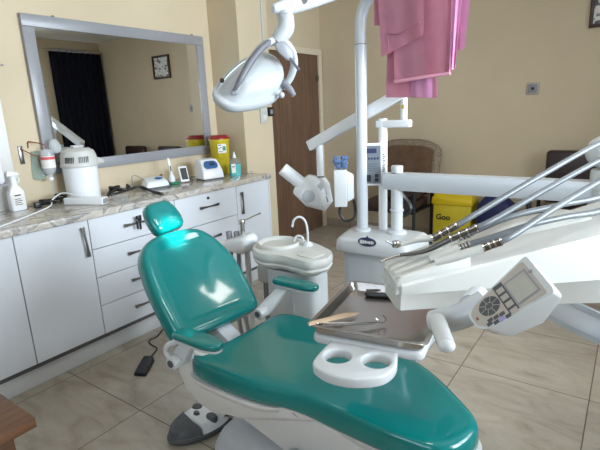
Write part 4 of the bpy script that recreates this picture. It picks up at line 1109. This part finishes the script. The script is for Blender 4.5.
MB().ball((-.088, 2.44, 1.165), .088, (1, 1, .85), 24).build('joint_dome', 'white', t)
# second arm from the beam joint to the back of the head
E0 = V((-.06, 2.45, .93)); E1 = V((.23, 1.72, .90))
MB().tube([E0 + V((0, 0, -.06)), E0 + V((.05, -.10, -.10)), E1 + V((.03, .12, -.06)), E1], [.05, .045, .045, .05], 14, 6, .8).build('support_arm', 'white', t)
# head body
A0 = V((-.474, 1.115, 0)); U = V((.766, .643, 0)); W = V((-.643, .766, 0))
def bp(s, w, z): return A0 + U * s + W * w + V((0, 0, z))
def zt(s): return .928 + .184 * s
rings = []
for s, sh in ((0.0, .0), (.02, 0), (.10, 0), (.25, 0), (.45, 0), (.65, 0), (.86, 0)):
    k = min(1, s / .22)
    crease = .898 + .003 * s
    zb = .848 - .055 * s
    wd = .165 + .12 * s
    bulge = .0 + .006 * k
    r = [bp(s, .012 + .05 * k, zb - .014 * k), bp(s, .008, crease - .008), bp(s, .003 - bulge * .3, crease), bp(s, .0, zt(s) - .006), bp(s, .006, zt(s)),
         bp(s, wd * .5, zt(s) + .010), bp(s, wd - .02, zt(s) + .012), bp(s, wd, zt(s) - .006), bp(s, wd - .005, crease), bp(s, wd - .03, zb)]
    rings.append(r)
c0 = sum(rings[0], V()) / 10
rings.insert(0, [c0 + (p - c0) * .86 - U * .012 for p in rings[0]])
MB().loft(rings).build('head_body', 'warm', t, 28)
MB().hull([bp(s, w, z) for s, w, z in ((.20, .12, zt(.2) + .008), (.24, .20, zt(.24) + .008), (.62, .10, zt(.62) + .008), (.62, .24, zt(.62) + .008), (.40, .15, zt(.40) + .040), (.40, .20, zt(.40) + .040), (.57, .14, zt(.57) + .030), (.57, .21, zt(.57) + .030))], .010, 3).build('deck_hood', 'warm', t, 40)
# instrument rests: four ribbed troughs on the nose
for i in range(4):
    w0 = .006 + i * .041
    ln2 = .195 - .022 * i
    ct = [bp(-.012 + 0, w0 + .0, zt(0) + .002), bp(-.012, w0 + .034, zt(0) + .002)]
    MB().hull([bp(s, w, z) for s, w, z in ((-.018, w0, zt(0) - .035), (-.018, w0 + .034, zt(0) - .035), (-.006, w0 + .003, zt(0) + .018), (-.006, w0 + .031, zt(0) + .018), (ln2, w0, zt(ln2) - .0), (ln2, w0 + .034, zt(ln2) - .0), (ln2, w0 + .005, zt(ln2) + .040), (ln2, w0 + .028, zt(ln2) + .040))], .005, 2).build('instrument_rest', 'warm', t, 40)
# keypad
kl = at(474, 320, d=1.03); kr = at(538, 273.5, d=1.0)
kx = (kr - kl).normalized()
vd = (CAM - (kl + kr) / 2).normalized()
kn = (vd + V((-.10, .15, .62))); kn = (kn - kx * kn.dot(kx)).normalized()
ky = kn.cross(kx)
KL = (kr - kl).length
km = mat_from(kl, kx, ky, kn)
kb = [(-.004, -.017), (.012, -.031), (KL, -.0475), (KL + .004, -.04), (KL + .004, .04), (KL, .0455), (.012, .027), (-.006, .016)]
kb = [(p.x, p.y) for p in roundpoly(kb, .008, 4)]
KX = kx; 
ko = MB().loft([[km @ V((*p, .0)) for p in kb], [km @ V((p[0], p[1], -.004)) for p in kb], [km @ V((p[0] * .98 + .003, p[1] * .98, -.040)) for p in kb], [km @ V((p[0] * .90 + .002, p[1] * .96, -.055)) for p in kb], [km @ V((p[0] * .50 + .012, p[1] * .85, -.100)) for p in kb]]).build('keypad', 'white', t, 50)
fc = [(.0, -.014), (.014, -.026), (KL - .008, -.0415), (KL - .008, .040), (.014, .023), (.0, .013)]
MB().slab(roundpoly(fc, .007, 4), .0, .0012, 0, 2, km).build('keypad_face', 'keyface', ko)
lx0, lx1 = KL * .60, KL * .885
MB().box((lx0 - .004, -.030, .0012), (lx1 + .004, .024, .0018), 0, 1, km).build('display_border', 'grey', ko)
MB().box((lx0, -.026, .0018), (lx1, .020, .0024), 0, 1, km).build('display', 'lcd', ko)
MB().lathe([(0, 0), (.0042, 0), (0, .0006)], km @ V((KL * .945, .012, .0012)), kn, 12, xdir=kx).build('logo_dot', 'grey', ko)
strip = MB().box((KL * .435, -.035, .0012), (KL * .575, .031, .0018), 0, 1, km).build('key_strip', 'dgrey', ko)
ks = MB()
for i in range(4):
    y = .022 - i * .0165
    ks.box((KL * .455, y - .0115, .0018), (KL * .555, y, .0026), .0004, 1, km)
ks.build('strip_keys', 'keyface', ko)
MB().lathe([(0, 0), (.0185, 0), (.0185, .0012), (0, .0014)], km @ V((KL * .275, .004, .0012)), kn, 28, 1.25, 1.0, kx).build('key_dial', 'dgrey', ko)
di = MB()
for i in range(8):
    a = i * PI / 4 + .2
    di.box((-.0005, -.0075, 0), (.0005, .0075, .0006), 0, 1, km @ Matrix.Translation((KL * .275 + .0155 * math.cos(a), .004 + .012 * math.sin(a), .0026)) @ Matrix.Rotation(a - PI / 2, 4, 'Z'))
di.lathe([(.0065, 0), (.0072, 0), (.0072, .0006), (.0065, .0006), (.0065, 0)], km @ V((KL * .275, .004, .0026)), kn, 20, 1.2, 1, kx)
di.build('dial_lines', 'keyface', ko)
for r in range(2):
    for c in range(4):
        x = KL * (.095 + .085 * c) + (.0 if r == 0 else .008); y = -.020 - .0018 * c - (0.0105 if r else 0) + .001
        if c == 0 and r == 1: y += .003
        if r == 0 and c == 0: continue
        MB().box((x - .005, y - .0036, .0012), (x + .0065, y + .0036, .0022), .0004, 1, km).build('key', 'purple' if (r == 1 and c == 2) else 'dgrey', ko)
MB().box((KL * .05 - .002, -.006, .0012), (KL * .05 + .002, .000, .0018), 0, 1, km).build('pilot_mark', 'rust', ko)
# bracket joining keypad, handle and head
h0 = at(437, 320, d=1.05); h1 = at(446.5, 345.5, d=.94)
MB().tube([at(431, 321, d=1.12), at(442, 320, d=1.11), at(458, 317, d=1.10), at(474, 309, d=1.09), at(486, 300, d=1.09)], [.024, .029, .030, .030, .026], 16, 5, .95).tube([at(470, 306, d=1.12), at(478, 296, d=1.20)], .026, 14).build('keypad_bracket', 'cool', t, 60)
MB().tube([h0, h0.lerp(h1, .5), h1], [.0185, .0175, .0165], 16, 3, .85).ball(h1, .0165, (1, 1, .8), 16).build('handle', 'white', t, 60)
# tray holder and cup holder
TXd = V((.985, .172, 0)).normalized(); TYd = V((-TXd.y, TXd.x, 0)); T0 = V((-.712, 1.001, 0))
tm = lambda z: mat_from(V((T0.x, T0.y, z)), TXd, TYd, V((0, 0, 1)))
MB().slab(roundpoly([(.006, .004), (.328, .004), (.328, .36), (.006, .36)], .03, 5), .742, .7705, .010, 3, tm(0)).build('tray_holder', 'white', t, 50)
MB().hull([(-.47, 1.40, .745), (-.40, 1.36, .745), (-.44, 1.48, .745), (-.38, 1.44, .745), (-.42, 1.37, .85), (-.36, 1.34, .85), (-.40, 1.43, .85), (-.34, 1.40, .85)], .006).build('tray_arm', 'white', t)
# cup holder: slab with two holes
def cup_holder():
    z0, z1 = .733, .762
    ol = roundpoly([(-.636, .925), (-.625, .885), (-.565, .862), (-.495, .876), (-.438, .925), (-.430, .985), (-.478, 1.10), (-.652, 1.055)], [.03, .04, .05, .05, .05, .03, .02, .02], 6)
    tb = bmesh.new()
    def loop(pts, z):
        vs = [tb.verts.new((p[0], p[1], z)) for p in pts]
        return vs
    holes = [[(cx + .0365 * math.cos(q), cy + .0365 * math.sin(q)) for q in [2 * PI * i / 28 for i in range(28)]] for cx, cy in ((-.586, .955), (-.488, .985))]
    loops = []
    for pts in [ol] + holes:
        tv = loop(pts, z1); loops.append(tv)
        for i in range(len(tv)): tb.edges.new((tv[i], tv[(i + 1) % len(tv)]))
    bmesh.ops.triangle_fill(tb, edges=tb.edges[:], use_beauty=True)
    bmesh.ops.dissolve_limit(tb, angle_limit=.01, verts=tb.verts, edges=tb.edges, use_dissolve_boundaries=False)
    r = bmesh.ops.extrude_face_region(tb, geom=tb.faces[:])
    for g in r['geom']:
        if isinstance(g, bmesh.types.BMVert): g.co.z = z0
    bmesh.ops.recalc_face_normals(tb, faces=tb.faces)
    es = [e for e in tb.edges if len(e.link_faces) == 2 and abs(e.link_faces[0].normal.dot(e.link_faces[1].normal)) < .5 and abs(e.verts[0].co.z - e.verts[1].co.z) < 1e-6]
    bmesh.ops.bevel(tb, geom=es, offset=.006, segments=3, affect='EDGES', profile=.5)
    mb = MB(); mb.add(tb)
    return mb
cup_holder().build('cup_holder', 'white', t, 50)
# big curved guard below the head, at the right
gc = V((.135, 2.43)); 
P3 = [at(548, 312, z=.66), at(570, 325, z=.66), at(600, 338, z=.66)]
def circ(a, b_, c):
    ax, ay, bx, by, cx, cy = a.x, a.y, b_.x, b_.y, c.x, c.y
    d = 2 * (ax * (by - cy) + bx * (cy - ay) + cx * (ay - by))
    ux = ((ax * ax + ay * ay) * (by - cy) + (bx * bx + by * by) * (cy - ay) + (cx * cx + cy * cy) * (ay - by)) / d
    uy = ((ax * ax + ay * ay) * (cx - bx) + (bx * bx + by * by) * (ax - cx) + (cx * cx + cy * cy) * (bx - ax)) / d
    return V((ux, uy)), (V((ax, ay)) - V((ux, uy))).length
P3 = [at(546, 312, z=.655), at(571, 326, z=.655), at(602, 340, z=.655)]
CC, CR = circ(*P3)
sa = []
for q in [PI * (1.04 + .42 * i / 24) for i in range(25)]:
    def gp(r, z): return (CC.x + r * math.cos(q), CC.y + r * math.sin(q), z)
    sa.append([gp(CR, .635), gp(CR, .655), gp(CR - .01, .665), gp(CR - .095, .675), gp(CR - .10, .69), gp(CR - .112, .69), gp(CR - .12, .655), gp(CR - .12, .635)])
MB().loft(sa).build('curved_guard', 'cool', t, 40)
MB().tube([(.18, 1.68, .645), (.2, 1.72, .78), (.22, 1.74, .88)], .03, 12, 3).build('guard_stem', 'cool', t)

# ================================================================== TRAY AND WHAT LIES ON IT
t = thing('instrument_tray', 'rectangular stainless steel instrument tray beside the delivery head', 'tray', tm(0) @ V((.165, .185, .77)))
def tr(k, z, rad=.022):
    return [tm(0) @ V((p.x, p.y, z)) for p in roundpoly([(.012 - k, .012 - k), (.322 + k, .012 - k), (.322 + k, .360 + k), (.012 - k, .360 + k)], rad, 5)]
MB().loft([tr(-.02, .7712), tr(.0, .7735), tr(.006, .795), tr(.016, .7985), tr(.018, .8005), tr(.016, .8025), tr(.005, .8015), tr(-.006, .776), tr(-.02, .7742)]).build('tray', 'steel', t, 40)
TZ2 = .7755
tag(MB().hull([at(308, 322, z=.806), at(309, 326, z=.806), at(362, 312.5, z=TZ2 + .004), at(355, 316, z=TZ2 + .004), at(345, 312.5, z=.789), at(309, 322, z=.812), at(340, 314, z=.795), at(350, 316, z=TZ2 + .006)], .0012, 1).build('wooden_stick', 'bone'), 'pale wooden stick on the tray, nearest its near left corner', 'stick')
def probe(name, label, a, b_, mat, hook=True, bent=1):
    a = V(a); b_ = V(b_); d = (b_ - a).normalized(); s = V((-d.y, d.x, 0)) * bent
    t = thing(name, label, 'dental instrument', (a + b_) / 2)
    L = (b_ - a).length
    MB().tube([a + d * .02, a + d * .05, b_ - d * .045, b_ - d * .02], [.0028, .0042, .0042, .0026], 10, 4).build('handle', mat, t)
    MB().tube([b_ - d * .022, b_, b_ + d * .008 + s * .004 + V((0, 0, .010)), b_ - d * .002 + s * .006 + V((0, 0, .02))], [.0022, .0018, .0016, .0012], 8, 4).build('tip', mat, t)
    MB().tube([a + d * .022, a, a - d * .006 + s * .008], [.0022, .0016, .0012], 8, 4).build('tip', mat, t)
    return t
z = .783
probe('dental_probe', 'dark steel probe lying across the front of the tray', at(315, 326.5, z=z + .018), at(384, 322.5, z=z), 'gun')
probe('dental_mirror', 'slim steel instrument beside the wooden stick on the tray', at(318, 323.2, z=z + .020), at(376, 324, z=z), 'chrome', bent=-1)
t = thing('dental_tweezers', 'black handled instrument at the back of the tray under the delivery head', 'dental instrument', at(385, 293, z=z))
a, b_ = at(366, 294, z=z), at(412, 297, z=z)
MB().tube([a, a.lerp(b_, .1), a.lerp(b_, .9), b_], [.006, .009, .008, .005], 10, 3).build('handle', 'black', t)
MB().tube([at(366, 290.5, z=z), at(385, 290.5, z=z), at(402, 293, z=z)], .005, 8, 3).build('shank', 'gun', t)

# ================================================================== HANDPIECES WITH THEIR HOSES
def handpiece(label, pts_head, pts_body, pts_con, pts_hose, kind, group='instruments on the delivery head'):
    P = lambda L_: [at(u, v, d=d_) for u, v, d_ in L_]
    b_ = P(pts_body); c = P(pts_con); h = P(pts_hose)
    t = thing('dental_handpiece', label, 'handpiece', b_[0], group)
    if kind == 'turbine':
        MB().tube(b_, [.0065, .009, .0105], 14, 5).build('grip', 'warm', t)
        hd = P(pts_head)
        MB().cyl(hd[0] + V((0, 0, .010)), hd[0] - V((0, 0, .010)), .0115, bev=.003, n=18).build('turbine_head', 'chrome', t)
        MB().tube([hd[0], b_[0]], [.010, .0075], 14).build('neck', 'chrome', t)
        MB().tube([hd[0] + V((0, 0, -.008)), hd[1]], .0022, 8).build('bur', 'gun', t)
    elif kind == 'syringe':
        MB().tube(b_, [.005, .0065, .009], 14, 6).build('grip', 'gun', t)
        MB().tube(P(pts_head), [.0045, .004, .0032], 10, 6).build('tip', 'chrome', t)
    else:
        MB().tube(b_, [.011, .0125, .0115], 14, 4).build('grip', 'warm', t)
    n = len(c) - 1
    MB().tube(c, .0105, 16).build('connector', 'gun', t)
    cd = (c[-1] - c[0])
    for f in (.0, .33, .62, .95):
        p = c[0] + cd * f
        MB().cyl(p - cd.normalized() * .0022, p + cd.normalized() * .0022, .0118, n=16).build('ring', 'chrome', t)
    MB().tube([c[-1]] + h, .0088, 12, 8).build('hose', 'hose', t)
    return t
# hoses end at the joint of the second arm
JX = V((.04, 2.30, 1.22))
handpiece('turbine handpiece with hooked bur and pale grip, on the highest hose', [(396, 244, 1.40), (386, 241, 1.38)], [(401, 244.5, 1.40), (416, 240, 1.40), (432, 238, 1.40)],
          [(432, 239, 1.40), (457, 225.5, 1.42)], [(480, 211.5, 1.46), (540, 176, 1.62), (600, 143, 1.85), (640, 130, 2.05)], 'turbine')
handpiece('dark curved syringe with its thin tip over the unit nose', [(400, 255, 1.38), (390, 258, 1.37), (380, 262, 1.36)], [(400, 255, 1.38), (425, 251, 1.38), (450, 239, 1.38)],
          [(450, 239, 1.38), (477, 227.5, 1.40)], [(495, 219, 1.43), (545, 190, 1.58), (600, 160, 1.80), (645, 140, 2.0)], 'syringe')
handpiece('handpiece nearest the keypad with a ringed dark connector', [], [(435, 262, 1.30), (458, 256, 1.30), (483, 248, 1.30)],
          [(483, 248, 1.30), (501, 241.5, 1.31)], [(515, 234, 1.33), (555, 208, 1.45), (600, 181, 1.65), (650, 155, 1.95)], 'plain')
handpiece('handpiece lying behind, on the hose that arches over the deck hood', [], [(425, 252, 1.42), (445, 243, 1.42), (458, 238, 1.42)],
          [(458, 238, 1.42), (470, 234, 1.42)], [(485, 226, 1.43), (520, 214, 1.48), (560, 205, 1.58), (600, 197, 1.70), (650, 180, 1.95)], 'plain')
handpiece('handpiece in the middle rest, on the lowest sagging hose', [], [(430, 259, 1.36), (447, 252, 1.36), (460, 248, 1.36)],
          [(460, 248, 1.36), (470, 244, 1.36)], [(490, 238, 1.37), (530, 225, 1.42), (565, 217, 1.50), (600, 211, 1.62), (650, 195, 1.9)], 'plain')
tag(MB().ball(at(422, 352, z=.012), .016, (1, .8, .7), 12).ball(at(424.5, 354, z=.01), .011, (1, 1, .9), 10).build('bottle_cap', 'rust'), 'small red-brown bit of litter on the floor beyond the seat', 'litter')

# ================================================================== LIGHT
w = bpy.data.worlds.new('sky'); scn.world = w; w.use_nodes = True
wn = w.node_tree.nodes['Background']
wn.inputs['Color'].default_value = (.80, .90, 1.0, 1); wn.inputs['Strength'].default_value = 1.6
def area(name, loc, rot, sx, sy, e, col):
    l = bpy.data.lights.new(name, 'AREA'); l.shape = 'RECTANGLE'; l.size = sx; l.size_y = sy; l.energy = e; l.color = col
    o = bpy.data.objects.new(name, l); COL.objects.link(o); o.location = loc; o.rotation_euler = rot
    return o
# daylight through the two windows of the right wall
area('window_daylight', (XR + .30, (W1[0] + W1[1]) / 2, (W1[2] + W1[3]) / 2 + .1), (0, math.radians(90), 0), W1[3] - W1[2], W1[1] - W1[0], 138, (.86, .94, 1.0)).data.spread = math.radians(105)
area('front_daylight', (-.55, YF - .30, 1.65), (math.radians(90), 0, 0), 2.0, 1.35, 42, (.80, .91, 1.0))
sp = bpy.data.lights.new('lamp_beam', 'SPOT'); sp.energy = 260; sp.color = (.80, 1.0, 1.0); sp.spot_size = math.radians(12); sp.spot_blend = .9; sp.shadow_soft_size = .03
so2 = bpy.data.objects.new('lamp_beam', sp); COL.objects.link(so2)
so2.location = lc_ + aim * .045
tgt = HP - he * .012 + V((0, -.01, 0))
so2.rotation_euler = (tgt - so2.location).to_track_quat('-Z', 'Y').to_euler()
scn.view_settings.view_transform = 'Standard'; scn.view_settings.look = 'None'
scn.view_settings.gamma = 1.0; scn.view_settings.use_curve_mapping = False
scn.view_settings.exposure = -0.2
scn.cycles.use_denoising = True
scn.cycles.max_bounces = 8
